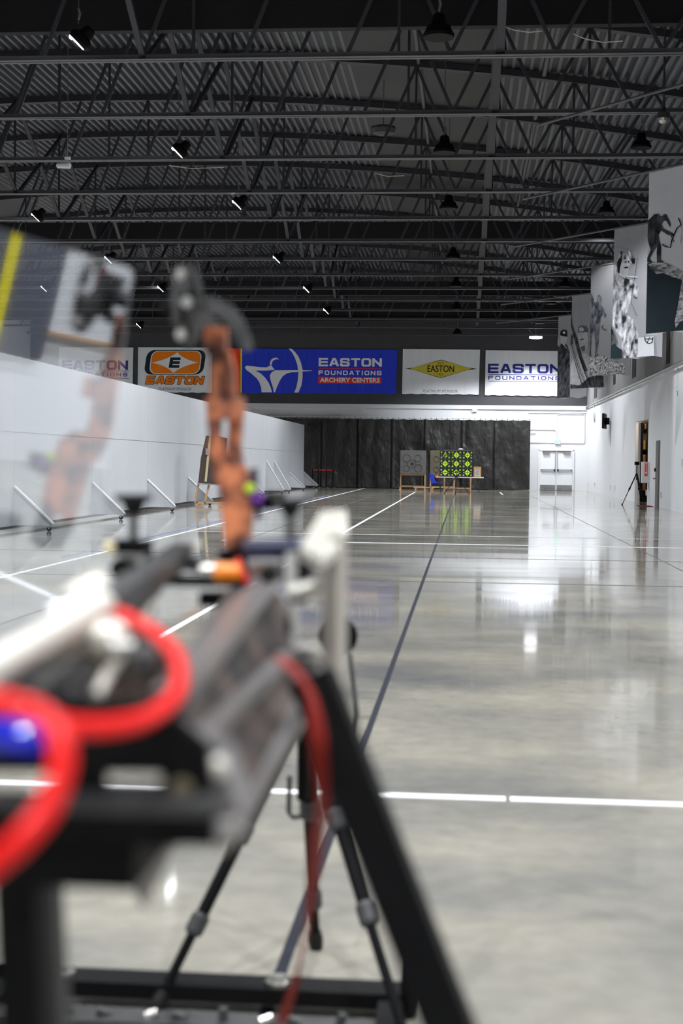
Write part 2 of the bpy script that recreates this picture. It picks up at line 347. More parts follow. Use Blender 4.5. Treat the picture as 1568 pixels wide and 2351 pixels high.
# lines on the floor
def line(name, x, y0, y1, wd, m, label):
    o = MB().mm((x-wd/2, y0, 0.0005), (x+wd/2, y1, 0.003), m).build(name); tag(o, label, 'floor line'); return o
def cross(name, y, x0, x1, wd, m, label):
    o = MB().mm((x0, y-wd/2, 0.0005), (x1, y+wd/2, 0.0035), m).build(name); tag(o, label, 'floor line'); return o
line('floor_line', -2.42, 8.0, 69.0, 0.06, M['tape'], 'long white lane line running from the machine to the blue chair')
line('floor_line', -5.47, 8.0, 77.5, 0.06, M['tape'], 'long white lane line beside the left partition, running to the black curtain')
line('floor_line', -5.75, 20.0, 60, 0.05, M['bluetape'], 'faint blue lane line just left of the white line by the partition')
line('floor_line', -0.49, 2.6, 72, 0.034, M['darktape'], 'dark lane line running down the middle of the concrete floor')
line('floor_joint', -3.93, 6, 78, 0.02, M['joint'], 'thin dark floor joint between the two white lane lines')
line('floor_joint', 2.95, 8, 78, 0.012, M['joint'], 'thin floor joint on the right side heading for the white double doors')
cross('floor_line', 6.02, -5.2, 0.19, 0.07, M['tape'], 'white shooting line across the near floor, left piece')
cross('floor_line', 6.02, 0.21, 6.5, 0.07, M['tape'], 'white shooting line across the near floor, right piece with a gap before it')
cross('floor_line', 25.0, -4.3, 6.5, 0.09, M['tape'], 'bold white distance line crossing the mid floor')
cross('floor_line', 27.9, -5.4, 6.5, 0.035, M['tape'], 'thin white distance line just beyond the bold one')
o = MB().mm((1.7, 66, 0.0005), (1.76, 71.5, 0.003), M['tape']).build('floor_mark'); tag(o, 'short white tape mark on the floor before the curtain', 'floor mark')
cross('floor_joint', 17.0, -8, 6.5, 0.012, M['joint'], 'thin dark floor joint crossing the hall nearest the machine')
cross('floor_joint', 21.4, -8, 6.5, 0.012, M['joint'], 'thin dark floor joint crossing the hall before the bold white line')

# ------------------------------------------------------------------ roof trusses
ZB = CAMH + 6.93; SP = 4.07; Y0T = 24.6
proto = thing('roof_truss', 'nearest black steel roof truss in view, just beyond the deep black beam edge', 'roof truss', (0, Y0T, ZB), 'open web roof trusses')
mb = MB(); xs = [XL+0.1+i*(XR-0.2-XL)/60 for i in range(61)]
for a, b in zip(xs[:-1], xs[1:]): mb.beam((a, Y0T, zdeck(a)-0.09), (b, Y0T, zdeck(b)-0.09), 0.2, 0.15, M['steel_dark'])
mb.build('top_chord', proto)
mb = MB(); mb.mm((XL+0.1, Y0T-0.11, ZB), (XR-0.1, Y0T-0.015, ZB+0.012), M['steel']); mb.mm((XL+0.1, Y0T+0.015, ZB), (XR-0.1, Y0T+0.11, ZB+0.012), M['steel'])
mb.mm((XL+0.1, Y0T-0.03, ZB), (XR-0.1, Y0T-0.015, ZB+0.1), M['steel']); mb.mm((XL+0.1, Y0T+0.015, ZB), (XR-0.1, Y0T+0.03, ZB+0.1), M['steel'])
mb.build('bottom_chord', proto)
pn = 1.78; x = -5.7-10*pn; k = 0
while x < XR-1.0:
    for a, b in ((x, x+pn/2), (x+pn, x+pn/2)):
        if a > b and x < -2.5: continue
        if a > XR-0.3 or b > XR-0.3: continue
        za = ZB+0.06; zb = zdeck(b)-0.12
        MB().beam((a, Y0T, za), (b, Y0T, zb), 0.065, 0.05, M['steel_mid'], up=(0, 1, 0)).build('diagonal_web', proto)
    if k % 2 == 0: MB().beam((x+pn/2, Y0T, ZB+0.05), (x+pn/2, Y0T, zdeck(x+pn/2)-0.1), 0.05, 0.05, M['steel_dark']).build('vertical_web', proto)
    x += pn; k += 1
for k in range(1, 14):
    if Y0T+SP*k > YF-0.2: break
    copy_tree(proto, (0, Y0T+SP*k, ZB), 'black steel roof truss, %s in view counted from the near end' % ORD[k], 'open web roof trusses')
# sway braces between trusses in three rows
for row, xb, w_ in (('far left row', -11.9, 0.10), ('middle row above the lit lamps', -5.7, 0.10), ('right row over the hall', 0.48, 0.14)):
    for k in range(0, 13):
        y = Y0T+SP*k; t = thing('cross_brace', 'crossed steel brace of the %s, %s from the near end' % (row, ORD[k]), 'brace', (xb, y, ZB), 'braces between trusses')
        MB().beam((xb, y, ZB+0.05), (xb, y-SP+0.1, zdeck(xb)-0.1), w_, 0.06, M['steel_mid']).build('brace_bar', t)
        MB().beam((xb+0.07, y, ZB+0.05), (xb+0.07, y+SP-0.1, zdeck(xb)-0.1), 0.09, 0.06, M['steel_dark']).build('brace_bar', t)
# deep black beams across the hall
for y, z0, z1, lab in ((Y0T+0.35, 8.95, 9.7, 'deep black beam across the very top of the view'), (49.1, 8.93, 9.66, 'deep black beam across the roof at mid hall'),
                       (61.4, 8.6, 9.2, 'deep black beam crossing the roof in front of the sponsor banners'), (69.6, 8.3, 9.2, 'furthest deep black beam, close to the far wall')):
    tag(MB().mm((XL+0.1, y-0.1, z0), (XR-0.1, y+0.1, z1), M['baffle']).build('deep_beam'), lab, 'roof beam')
# pipes under the deck
for xb, lab, r in ((-1.2, 'conduit run under the roof deck left of the right brace row', 0.045), (1.63, 'long pipe under the roof deck right of the brace row', 0.055)):
    tag(MB().tube([(xb, 18, zdeck(xb)-0.07), (xb, YF-0.1, zdeck(xb)-0.07)], r, M['steel'], 8).build('ceiling_pipe'), lab, 'pipe')
for pts, lab in ((((1155, 60), (1180, 69), (1215, 74), (1245, 71)), 'thin pale cable sagging beside the right brace row, nearest'), (((1317, 78), (1345, 90), (1385, 97), (1430, 94)), 'thin pale cable sagging near the right edge of the roof'),
                 (((862, 398), (890, 405), (928, 403)), 'thin pale cable sagging in the middle of the roof'), (((388, 380), (440, 387), (515, 384)), 'thin pale cable sagging near the lit lamps')):
    Y = 24.3 if pts[0][1] < 200 else 32.5
    tag(MB().tube([at(a, b, Y) for a, b in pts], 0.008, M['fibre'], 6).build('sagging_cable'), lab, 'cable')

# ------------------------------------------------------------------ lamps
def spot(p, power, aim=None, size=130):
    l = bpy.data.lights.new('lamp_light', 'SPOT'); l.energy = power; l.spot_size = math.radians(size); l.spot_blend = 0.5; l.shadow_soft_size = 0.16; l.color = LAMP_COL
    o = bpy.data.objects.new('lamp_light', l); COL.objects.link(o); o.location = p
    if aim is not None: o.rotation_euler = Vector(aim).to_track_quat('-Z', 'Y').to_euler()
    return o
def high_bay(x, y, z, lit, label, group, power=1.0):
    top = zdeck(x)-0.05; t = thing('ceiling_lamp', label, 'lamp', (x, y, z), group)
    ax = Vector((-0.70, -0.03, -0.70)).normalized() if lit else Vector((0, 0, -1))
    hs = MB(); hs.lathe(Vector((x, y, z)), -ax, [(-0.02, 0.18), (0.04, 0.21), (0.11, 0.19), (0.15, 0.12), (0.22, 0.11), (0.30, 0.09), (0.32, 0.03)], M['blackmetal'], 20); hs.build('lamp_housing', t)
    if lit: MB().lathe(Vector((x, y, z))+ax*0.024, ax, [(0, 0.14), (0.004, 0.14)], M['lens'], 18).build('lamp_lens', t); MB().lathe(Vector((x-0.10, y-0.02, z+0.09)), (0, -1, 0), [(-0.05, 0.01), (-0.03, 0.04), (0, 0.05), (0.03, 0.04), (0.05, 0.01)], M['lens'], 12).build('glare_dot', t)  # small glowing sphere added beside the lens as the bright dot of glare
    else:
        MB().lathe((x, y, z+0.016), (0, 0, -1), [(0, 0.2), (0.004, 0.2)], M['lens'], 18).build('lamp_lens', t)
        MB().lathe((x, y, z-0.06), (0, 0, 1), [(0, 0.24), (0.05, 0.25), (0.11, 0.21), (0.10, 0.2), (0.01, 0.22)], M['blackmetal'], 20).build('reflector_skirt', t)
    MB().tube([(x, y, z+0.3), (x, y, top)], 0.008, M['steel'], 6).build('hanging_cable', t)
    mb = MB(); mb.tube([(x, y, z+0.36), (x+0.03, y, z+0.46), (x, y, z+0.55)], 0.018, M['metal'], 6); mb.build('hook', t)
    spot(Vector((x, y, z-0.1)) + (ax*0.1 if lit else Vector()), LAMP_W*power)
ZL = CAMH+6.8
unlit = [(1007, 78), (1020, 345), (1030, 475), (1040, 590), (1047, 655), (1048, 708), (1050, 765)]
for k, (px, py) in enumerate(unlit):
    h = 1064-(px-1069)*-0.0125-py; p = at(px, py, 6.8*3265/h)
    high_bay(p.x, p.y, p.z, False, 'black domed high bay lamp of the middle row, %s from the near end' % ORD[k], 'dark domed lamps')
for k, (px, py) in enumerate([(1472, 335), (1392, 485), (1297, 655), (1265, 695), (1240, 740)]):
    h = 1066-py; p = at(px, py, (7.8 if k < 2 else 7.2)*3265/h)
    high_bay(p.x, p.y, p.z, False, 'black domed lamp of the row by the photo banners, %s from the near end' % ORD[k], 'dark domed lamps', 0.95)
for k, (px, py) in enumerate([(180, 97), (410, 350), (546, 470), (637, 596), (705, 665), (750, 715)]):
    h = 1060-py; p = at(px, py, 6.8*3265/h)
    high_bay(p.x, p.y, p.z, True, 'glaring white lamp of the row nearest the hall centre, %s from the near end' % ORD[k], 'lit lamps on the left')
for k, (px, py) in enumerate([(84, 499), (250, 596), (370, 663), (458, 712)]):
    h = 1053-py; p = at(px, py, 6.8*3265/h)
    high_bay(p.x, p.y, p.z, True, 'glaring white lamp of the outer left row, %s from the near end' % ORD[k], 'lit lamps on the left')
p = at(320, 748, 72.3); high_bay(p.x, p.y, p.z, True, 'small lit lamp high above the left end sponsor banners', 'lit lamps on the left')
p = at(103, 663, 56.5); high_bay(p.x, p.y, p.z, True, 'small lit lamp seen through the upper clear plastic sheet', 'lit lamps on the left')
# lamps overhead and behind the viewer, outside the view
for y in (15.0, 7.0, -1.0, -9.0):
    for x in (-17.5, -12, -6.2, -0.4, 3.75): spot((x, y, ZL), LAMP_W*(NEAR_W if y < 10 else 0.9))
for y in (23, 31, 39, 47, 55, 63, 71):
    spot((-19, y, ZL), LAMP_W)
# ring lamp near the far wall
p = at(1230, 774, 75.8); t = thing('ring_lamp', 'lit white ring shaped lamp hanging above the far right banner', 'lamp', tuple(p))
MB().lathe(p, (0, 0, 1), [(0, 0.33), (0.07, 0.31), (0.08, 0.16), (0.0, 0.14)], M['blackmetal'], 28).build('lamp_housing', t)
mb = MB(); pr = [(0.14, 0), (0.33, 0)]; n = 28
vs = [p+Vector((math.cos(2*pi*k/n)*r, math.sin(2*pi*k/n)*r, -0.012-0.05*(r > 0.2))) for r in (0.15, 0.33) for k in range(n)]
mb.add(vs, [(k, (k+1) % n, n+(k+1) % n, n+k) for k in range(n)], M['lensring'])
vs = [p+Vector((math.cos(2*pi*k/n)*0.335, math.sin(2*pi*k/n)*0.335, z)) for z in (-0.06, 0.03) for k in range(n)]
mb.add(vs, [(k, (k+1) % n, n+(k+1) % n, n+k) for k in range(n)], M['lensring']); mb.build('ring_lens', t)
MB().tube([p+Vector((0, 0, 0.08)), Vector((p.x, p.y, zdeck(p.x)-0.02))], 0.01, M['metal'], 6).build('hanging_cable', t)
MB().tube([p+Vector((-0.1, 0, 0.1)), p+Vector((-0.35, 0, 0.35)), p+Vector((-0.2, 0, 0.7)), p+Vector((-0.15, 0, 1.1))], 0.01, M['fibre'], 6).build('power_cord', t)
spot(p-Vector((0, 0, 0.1)), LAMP_W*1.2)
# small ceiling things
p = at(155, 380, 31.0); t = thing('emergency_light', 'small white box light hanging under the roof at upper left', 'emergency light', tuple(p))
MB().lathe(p-Vector((0.25, 0, 0)), (1, 0, 0), [(0, 0.03), (0.03, 0.06), (0.3, 0.07), (0.33, 0.03)], M['white'], 12).build('light_body', t)
MB().box(p+Vector((0, 0, 0.16)), (0.12, 0.08, 0.05), M['white']).build('mount_box', t)
MB().tube([p+Vector((0, 0, 0.05)), Vector((p.x, p.y, zdeck(p.x)-0.02))], 0.008, M['metal'], 6).build('mount_rod', t)
p = at(880, 297, 34.5); tag(MB().lathe(p, (0, 0, 1), [(-0.14, 0.12), (-0.1, 0.25), (0.0, 0.3), (0.05, 0.3), (0.09, 0.15)], M['greyblack'], 20).tube([p, Vector((p.x, p.y, zdeck(p.x)-0.02))], 0.01, M['steel'], 6).build('speaker_dome'), 'dark round dome under the roof left of the brace row', 'speaker')
p = at(1523, 272, 27.5); t = thing('dome_camera', 'small dome camera hanging at the upper right under a truss', 'camera', tuple(p))
MB().lathe(p, (0, 0, 1), [(0, 0.12), (0.1, 0.12), (0.12, 0.04), (0.3, 0.03)], M['greyblack'], 16).tube([p, Vector((p.x, p.y, zdeck(p.x)+0.01))], 0.02, M['greyblack'], 6).build('housing', t)
MB().lathe(p, (0, 0, -1), [(-0.01, 0.10), (0.05, 0.09), (0.09, 0.05), (0.1, 0.01)], M['alu'], 16).build('lens_dome', t)

# ------------------------------------------------------------------ sponsor banners on the far wall
YBN = YF-0.10
def wb(px, py, lay=0): return at(px, py, YBN-0.004*lay)
def banner(pxs, m, label):
    (x0, y0), (x1, y1), (x2, y2), (x3, y3) = pxs; c = wb((x0+x1)/2, y2)
    t = thing('sponsor_banner', label, 'banner', tuple(c), 'sponsor banners on the far wall')
    mb = MB(); n = 24
    top = [wb(x0+(x1-x0)*k/n, y0+(y1-y0)*k/n) for k in range(n+1)]; bot = [wb(x3+(x2-x3)*k/n, y3+(y2-y3)*k/n + 0.8*math.sin(k*1.7)) for k in range(n, -1, -1)]
    mb.prism(top+bot, (0, 0.012, 0), m); mb.build('cloth', t); return t
def pt(mb, pts, f, lay, m): mb.poly([wb(*f(a, b), lay) for a, b in pts], m)
f4 = lambda a, b: (a/2.8, 760+b/2.8)
f5 = lambda a, b: (500+a/3.136, 760+b/3.136)
f6 = lambda a, b: (900+a/3.136, 760+b/3.136)
PXM = 3265/YBN   # px per metre there
def easton(mb, x0, x1, y0, y1, m, lay, f=None, **kw):
    c = wb((x0+x1)/2, (y0+y1)/2, lay); block_text(mb, 'EASTON', c, UX, UZ, (x1-x0)/PXM, (y1-y0)/PXM, m, **kw)
def found(mb, x0, x1, y0, y1, m, lay):
    c = wb((x0+x1)/2, (y0+y1)/2, lay); block_text(mb, 'FOUNDATIONS', c, UX, UZ, (x1-x0)/PXM, (y1-y0)/PXM, m, t=0.2, gap=0.34)
def bar(mb, x0, x1, y, h, m, lay, sl=0.009):
    mb.poly([wb(x0, y-h/2, lay), wb(x1, y-h/2+(x1-x0)*sl, lay), wb(x1, y+h/2+(x1-x0)*sl, lay), wb(x0, y+h/2, lay)], m)
# 1 left white banner
t = banner([(135, 797), (306, 798), (304, 900), (133, 898)], M['cloth'], 'white banner with navy EASTON FOUNDATIONS lettering at the left end')
mb = MB(); easton(mb, 140, 296, 827, 849, M['navyprint'], 1); bar(mb, 140, 296, 851, 1.2, M['navyprint'], 1, 0.006); found(mb, 142, 295, 855, 864, M['navyprint'], 1); bar(mb, 140, 296, 867.5, 1.2, M['navyprint'], 1, 0.006); mb.build('printed_lettering', t)
# 2 orange logo
t = banner([(317, 797), (488, 798), (487, 902), (316, 900)], M['cloth'], 'white banner with orange and black E badge and orange EASTON lettering')
def rrect(x0, y0, x1, y1, r, sk=0.0, n=6):
    pts = []
    for cx, cy, a0 in ((x1-r, y0+r, -pi/2), (x1-r, y1-r, 0), (x0+r, y1-r, pi/2), (x0+r, y0+r, pi)):
        for k in range(n+1):
            a = a0+pi/2*k/n; yy = cy+r*math.sin(a); pts.append((cx+r*math.cos(a)+sk*((y0+y1)/2-yy), yy))
    return pts
idf = lambda a, b: (a, b)
mb = MB(); pt(mb, rrect(334, 803.5, 470, 860, 17, 0.16), idf, 1, M['tealprint']); pt(mb, rrect(345, 805.5, 461, 858.5, 15, 0.12), idf, 2, M['whiteprint'])
pt(mb, rrect(347, 807, 459, 857, 14, 0.12), idf, 3, M['orange'])
star = []
P4 = [(407, 808.5), (455, 832.5), (398, 856), (349, 832.5)]; cc = (402, 832.5)
for i in range(4):
    a = P4[i]; b = P4[(i+1) % 4]; mid = ((a[0]+b[0])/2*0.62+cc[0]*0.38, (a[1]+b[1])/2*0.62+cc[1]*0.38)
    for k in range(6):
        u = k/6; star.append(((1-u)**2*a[0]+2*u*(1-u)*mid[0]+u*u*b[0], (1-u)**2*a[1]+2*u*(1-u)*mid[1]+u*u*b[1]))
pt(mb, star, idf, 4, M['whiteprint'])
block_text(mb, 'E', wb(401.5, 832.5, 5), UX, UZ, 24/PXM, 24/PXM, M['tealprint'], t=0.26, shear=0.16)
c = wb(401.5, 873, 2); block_text(mb, 'EASTON', c, UX, UZ, 134/PXM, 19/PXM, M['tealprint'], t=0.25, shear=0.25, grow=0.9/PXM)
c = wb(401.5, 873, 3); block_text(mb, 'EASTON', c, UX, UZ, 134/PXM, 18.5/PXM, M['orange'], t=0.25, shear=0.25)
put_text(mb, 'PLATINUM SPONSOR', wb(401.5, 893, 2), UX, UZ, 6.6/PXM, M['greyink'], width=77/PXM, shear=0.25); mb.build('printed_logo', t)
# 3 blue
t = banner([(498, 799), (912, 803), (909, 904), (497, 902)], M['blue'], 'long blue banner with white archer emblem and a red left end')
mb = MB(); mb.poly([wb(498, 799.5, 1), wb(552, 800, 1), wb(552, 901.5, 1), wb(498, 901.5, 1)], M['orangered']); mb.poly([wb(552, 800, 1), wb(556, 800, 1), wb(554.5, 901.5, 1), wb(550.5, 901.5, 1)], M['yellow'])
pt(mb, [(195, 262), (202, 252), (215, 249), (240, 252), (300, 260), (350, 262), (385, 245), (396, 262), (410, 280), (350, 285), (275, 285), (310, 306), (340, 335), (368, 375), (382, 410), (390, 441), (315, 441), (313, 410), (300, 370), (280, 340), (240, 305), (205, 280)], f5, 2, M['whiteprint'])
pt(mb, [(412, 283), (575, 282), (575, 295), (530, 297), (495, 306), (468, 325), (445, 360), (425, 405), (412, 441), (403, 441), (398, 410), (385, 370), (376, 340), (376, 315), (390, 295)], f5, 2, M['whiteprint'])
pt(mb, [(375, 247), (376, 222), (388, 202), (408, 192), (428, 192), (440, 206), (420, 203), (402, 210), (391, 225), (389, 240)], f5, 2, M['whiteprint'])
pt(mb, [(510, 127), (530, 127), (556, 150), (580, 182), (598, 225), (610, 275), (611, 330), (603, 390), (580, 443), (550, 443), (566, 405), (577, 350), (580, 300), (573, 245), (556, 195), (535, 155)], f5, 3, M['whiteprint'])
pt(mb, [(560, 282), (612, 282), (678, 284), (678, 287), (612, 291), (560, 296)], f5, 4, M['whiteprint'])
easton(mb, 731.5, 876.5, 822, 841.5, M['whiteprint'], 2); bar(mb, 731, 875, 845.8, 1.4, M['redprint'], 2, 0.004); found(mb, 731, 876, 851, 861, M['whiteprint'], 2)
bar(mb, 730.5, 875.5, 872.5, 15.5, M['redprint'], 2, 0.006); put_text(mb, 'ARCHERY CENTERS', wb(803, 872.8, 4), UX, UZ, 10.5/PXM, M['whiteprint'], width=138/PXM, bold=0.03); mb.build('printed_emblem', t)
# 4 diamond
t = banner([(925, 801), (1102, 803), (1099, 906), (923, 904)], M['cloth'], 'white banner with mustard yellow EASTON diamond')
mb = MB(); pt(mb, [(92, 270), (150, 264), (352, 206), (540, 262), (612, 272), (540, 283), (350, 339), (150, 278)], f6, 1, M['blackprint'])
pt(mb, [(128, 270), (352, 210), (575, 272), (350, 335)], f6, 2, M['gold'])
put_text(mb, 'EASTON', wb(1012, 846.5, 3), UX, UZ, 15.5/PXM, M['blackprint'], width=61/PXM, bold=0.012); put_text(mb, 'SINCE', wb(1012, 834, 3), UX, UZ, 5/PXM, M['blackprint'], width=14/PXM)
put_text(mb, '1922', wb(1011.5, 859, 3), UX, UZ, 5/PXM, M['blackprint'], width=13/PXM); put_text(mb, 'PLATINUM SPONSOR', wb(1010.5, 898, 2), UX, UZ, 6.6/PXM, M['greyink'], width=79/PXM, shear=0.25); mb.build('printed_logo', t)
# 5 right
t = banner([(1115, 804), (1292, 806), (1290, 910), (1113, 907)], M['cloth'], 'white banner with navy EASTON FOUNDATIONS lettering, partly behind the photo banners')
mb = MB(); easton(mb, 1121.5, 1286, 835.5, 857, M['navyprint'], 1); bar(mb, 1121.5, 1286, 860, 1.4, M['navyprint'], 1, 0.006); found(mb, 1122, 1285, 863.5, 872.5, M['navyprint'], 1); bar(mb, 1121.5, 1286, 875, 1.4, M['navyprint'], 1, 0.006); mb.build('printed_lettering', t)

# ------------------------------------------------------------------ photo banners hanging on the right
HD = Vector((0.63, -0.777, 0)).normalized(); HN = Vector((HD.y, -HD.x, 0)).normalized()
if HN.y > 0: HN = -HN
K = lambda a, b: (1250+a/4.126, 360+b/4.125)
def photo_banner(D, X, label, bg, art, low=None, topz=CAMH+6.3, H=3.47, W=1.8):
    o = Vector((X, D, topz)); t = thing('photo_banner', label, 'banner', (X+HD.x*W/2, D+HD.y*W/2, topz-H), 'black and white photo banners on the right')
    n = 14; mb = MB(); top = [o + HD*(W*k/n) for k in range(n+1)]
    bot = [o + HD*(W*k/n) - UZ*(H + 0.03*math.sin(k*0.9+D)) for k in range(n, -1, -1)]
    mb.prism(top+bot, HN*-0.01, bg); mb.build('cloth', t)
    mb = MB()
    for lay, (pts, m) in enumerate(art):
        q = []
        for a, b in pts:
            p = onplane(*K(a, b), o, HN); u = (p-o).dot(HD); v = (o.z-p.z)
            u = min(max(u, 0.0), W); v = min(max(v, 0.0), H-0.02); q.append(o + HD*u - UZ*v + HN*(0.004*(lay+1)))
        mb.poly(q, m)
    if mb.v: mb.build('printed_picture', t)
    a = o - HD*4.07 + UZ*0.03; b = o + HD*min(4.25, (XR-0.065-o.x)/HD.x) + UZ*0.03
    pole = MB().tube([a, b], 0.028, M['steel'], 8).tube([a+HD*0.3, Vector((a.x+HD.x*0.3, a.y+HD.y*0.3, zdeck(a.x)-0.02))], 0.005, M['steel'], 5).build('banner_pole'); tag(pole, 'thin steel pole carrying the ' + label, 'pole', 'poles of the photo banners')
    return t
def st(pts, w):   # stroke -> polygon in crop units
    L, R = [], []
    for i, (x, y) in enumerate(pts):
        x0, y0 = pts[max(i-1, 0)]; x1, y1 = pts[min(i+1, len(pts)-1)]; dx, dy = x1-x0, y1-y0; l = math.hypot(dx, dy); dx /= l; dy /= l
        L.append((x-dy*w/2, y+dx*w/2)); R.append((x+dy*w/2, y-dx*w/2))
    return L+R[::-1]
photo_banner(31.3, 3.84, 'nearest photo banner, climber with a bow on a rock ledge', M['ph_light'], [
    ([(890, 1003), (1160, 1005), (1230, 1035), (1320, 1090), (1420, 1140), (1420, 1700), (880, 1720)], M['ph_rock']),
    ([(893, 1003), (962, 1008), (1010, 1060), (1060, 1110), (1130, 1100), (1190, 1130), (1305, 1165), (1270, 1380), (1235, 1560), (1245, 1620), (1290, 1560), (1420, 1500), (1420, 1730), (880, 1730)], M['ph_dark']),
    ([(1040, 545), (1085, 540), (1100, 562), (1125, 560), (1130, 545), (1160, 545), (1168, 572), (1185, 600), (1200, 640), (1195, 672), (1175, 640), (1160, 610), (1135, 605), (1115, 640), (1130, 680), (1180, 705), (1230, 730), (1225, 755), (1170, 740), (1110, 700), (1085, 740), (1090, 790), (1108, 850), (1105, 975), (1140, 1000), (1068, 1005), (1065, 900), (1070, 850), (1045, 885), (1000, 965), (1025, 1005), (960, 998), (965, 960), (1010, 880), (985, 810), (970, 765), (945, 735), (920, 715), (925, 690), (960, 680), (970, 640), (975, 605), (1010, 580)], M['ph_camodk']),
    (st([(972, 765), (965, 870)], 7), M['blackprint']), (st([(1275, 580), (1300, 645), (1262, 675), (1235, 735), (1212, 790), (1198, 862), (1150, 850), (1120, 830)], 11), M['blackprint']),
    (st([(1205, 750), (1238, 810)], 8), M['blackprint']), (st([(1290, 600), (1312, 700), (1300, 820)], 4), M['blackprint'])])
photo_banner(38.8, 3.87, 'second photo banner, woman in camouflage cap and jacket', M['ph_grey'], [
    ([(596, 1035), (625, 1005), (690, 1050), (700, 1100), (690, 1165), (720, 1195), (770, 1150), (850, 1175), (890, 1240), (893, 1355), (825, 1330), (795, 1450), (790, 1500), (840, 1540), (855, 1600), (890, 1680), (895, 1925), (740, 1930), (730, 1720), (640, 1600), (585, 1560), (590, 1300), (640, 1180), (595, 1100)], M['ph_camo']),
    ([(690, 980), (745, 960), (815, 985), (815, 1020), (795, 1060), (800, 1110), (770, 1150), (715, 1190), (700, 1110)], M['ph_skin']),
    ([(690, 1000), (715, 955), (740, 965), (720, 1050), (712, 1110), (695, 1090)], M['blackprint']),
    ([(705, 960), (715, 900), (760, 880), (810, 890), (835, 940), (862, 970), (858, 1015), (820, 1005), (790, 975), (740, 965)], M['ph_camo']), ([(820, 965), (862, 962), (862, 1012), (835, 1010)], M['blackprint']),
    ([(760, 1045), (800, 1040), (798, 1052), (765, 1056)], M['blackprint']), ([(765, 995), (785, 990), (783, 1003), (766, 1004)], M['blackprint']), ([(798, 990), (812, 990), (810, 1002), (798, 1002)], M['blackprint']),
    (st([(715, 1110), (770, 1130), (890, 1138)], 5), M['whiteprint']), ([(735, 1110), (790, 1120), (775, 1150), (740, 1140)], M['ph_skin']), (st([(893, 1510), (830, 1380), (893, 960)], 3), M['blackprint']),
    ([(583, 1700), (640, 1730), (700, 1800), (745, 1830), (745, 1925), (590, 1940)], M['ph_dark']), ([(583, 1600), (660, 1640), (700, 1760), (640, 1790), (585, 1710)], M['ph_camodk']),
    ([(900, 1715), (1045, 1700), (1055, 1885), (895, 1920)], M['ph_light']),
    (st([(965, 1705), (970, 1745), (1000, 1770), (1035, 1760), (1042, 1710)], 9), M['blackprint']), (st([(968, 1725), (1040, 1725)], 5), M['blackprint']), (st([(985, 1768), (1015, 1705)], 5), M['blackprint'])])
photo_banner(46.2, 3.9, 'third photo banner, standing archer in dark camouflage on grass', M['ph_mid'], [
    ([(390, 1890), (470, 1895), (560, 1880), (640, 1930), (760, 1945), (760, 2080), (390, 2085)], M['ph_grass']),
    ([(418, 1300), (450, 1298), (470, 1350), (475, 1385), (500, 1370), (497, 1325), (515, 1305), (540, 1320), (545, 1370), (535, 1400), (560, 1430), (590, 1500), (580, 1525), (550, 1490), (535, 1540), (530, 1600), (520, 1700), (510, 1800), (505, 1860), (520, 1885), (480, 1890), (485, 1800), (480, 1720), (470, 1640), (450, 1720), (440, 1860), (455, 1885), (405, 1890), (402, 1850), (405, 1760), (420, 1600), (425, 1540), (410, 1545), (412, 1500), (435, 1470), (445, 1400), (425, 1360)], M['ph_camodk']),
    (st([(560, 1590), (545, 1610), (560, 1630), (590, 1640)], 6), M['blackprint'])])
photo_banner(54.0, 3.87, 'fourth photo banner, bearded man in backward cap holding a bow', M['ph_grey'], [
    ([(230, 1960), (290, 1900), (330, 1870), (395, 1860), (470, 1950), (560, 2040), (560, 2200), (225, 2200)], M['ph_skin']),
    ([(225, 2155), (330, 2165), (385, 2120), (460, 2050), (560, 2040), (560, 2240), (225, 2240)], M['ph_camodk']),
    ([(318, 1690), (325, 1650), (395, 1640), (420, 1700), (415, 1790), (395, 1840), (360, 1850), (330, 1800)], M['ph_skin']),
    ([(318, 1665), (325, 1610), (350, 1598), (400, 1605), (420, 1660)], M['greyink']), ([(332, 1625), (350, 1610), (375, 1625), (376, 1650), (334, 1655)], M['ph_skin']),
    ([(340, 1728), (375, 1722), (375, 1732), (341, 1738)], M['blackprint']), ([(345, 1800), (385, 1790), (385, 1840), (360, 1845)], M['greyink']),
    (st([(222, 1400), (255, 1600), (300, 1730), (345, 1900), (395, 2030)], 26), M['ph_camodk']), ([(232, 1700), (258, 1680), (272, 1700), (268, 1780), (238, 1790)], M['ph_camodk']),
    (st([(245, 1790), (300, 1960), (350, 2130), (380, 2240)], 6), M['blackprint']), (st([(262, 1780), (330, 1990), (400, 2180)], 5), M['blackprint']), (st([(345, 1900), (372, 1990), (440, 2170)], 9), M['blackprint'])])
photo_banner(61.5, 3.85, 'furthest photo banner, two archers in dark camouflage and caps', M['ph_grey'], [
    ([(108, 1790), (140, 1800), (165, 1760), (215, 1780), (240, 1850), (240, 2290), (118, 2295), (105, 2000)], M['ph_camodk']),
    ([(150, 1690), (215, 1690), (213, 1740), (190, 1790), (165, 1770), (152, 1730)], M['ph_skin']), ([(148, 1690), (155, 1650), (180, 1635), (215, 1645), (217, 1705), (185, 1700)], M['blackprint']), ([(175, 1655), (200, 1655), (198, 1675), (178, 1675)], M['whiteprint']),
    ([(107, 1720), (130, 1712), (142, 1740), (135, 1785), (110, 1785)], M['ph_skin']), (st([(150, 1740), (215, 1815)], 4), M['whiteprint']), (st([(110, 1860), (135, 1990), (190, 2260)], 4), M['greyink'])])
pl = MB().tube([Vector((3.84, 23.8, CAMH+6.33))-HD*4.07, Vector((3.84, 23.8, CAMH+6.33))+HD*4.1], 0.028, M['steel'], 8).build('banner_pole'); tag(pl, 'empty looking steel pole nearest the viewer at the upper right', 'pole', 'poles of the photo banners')

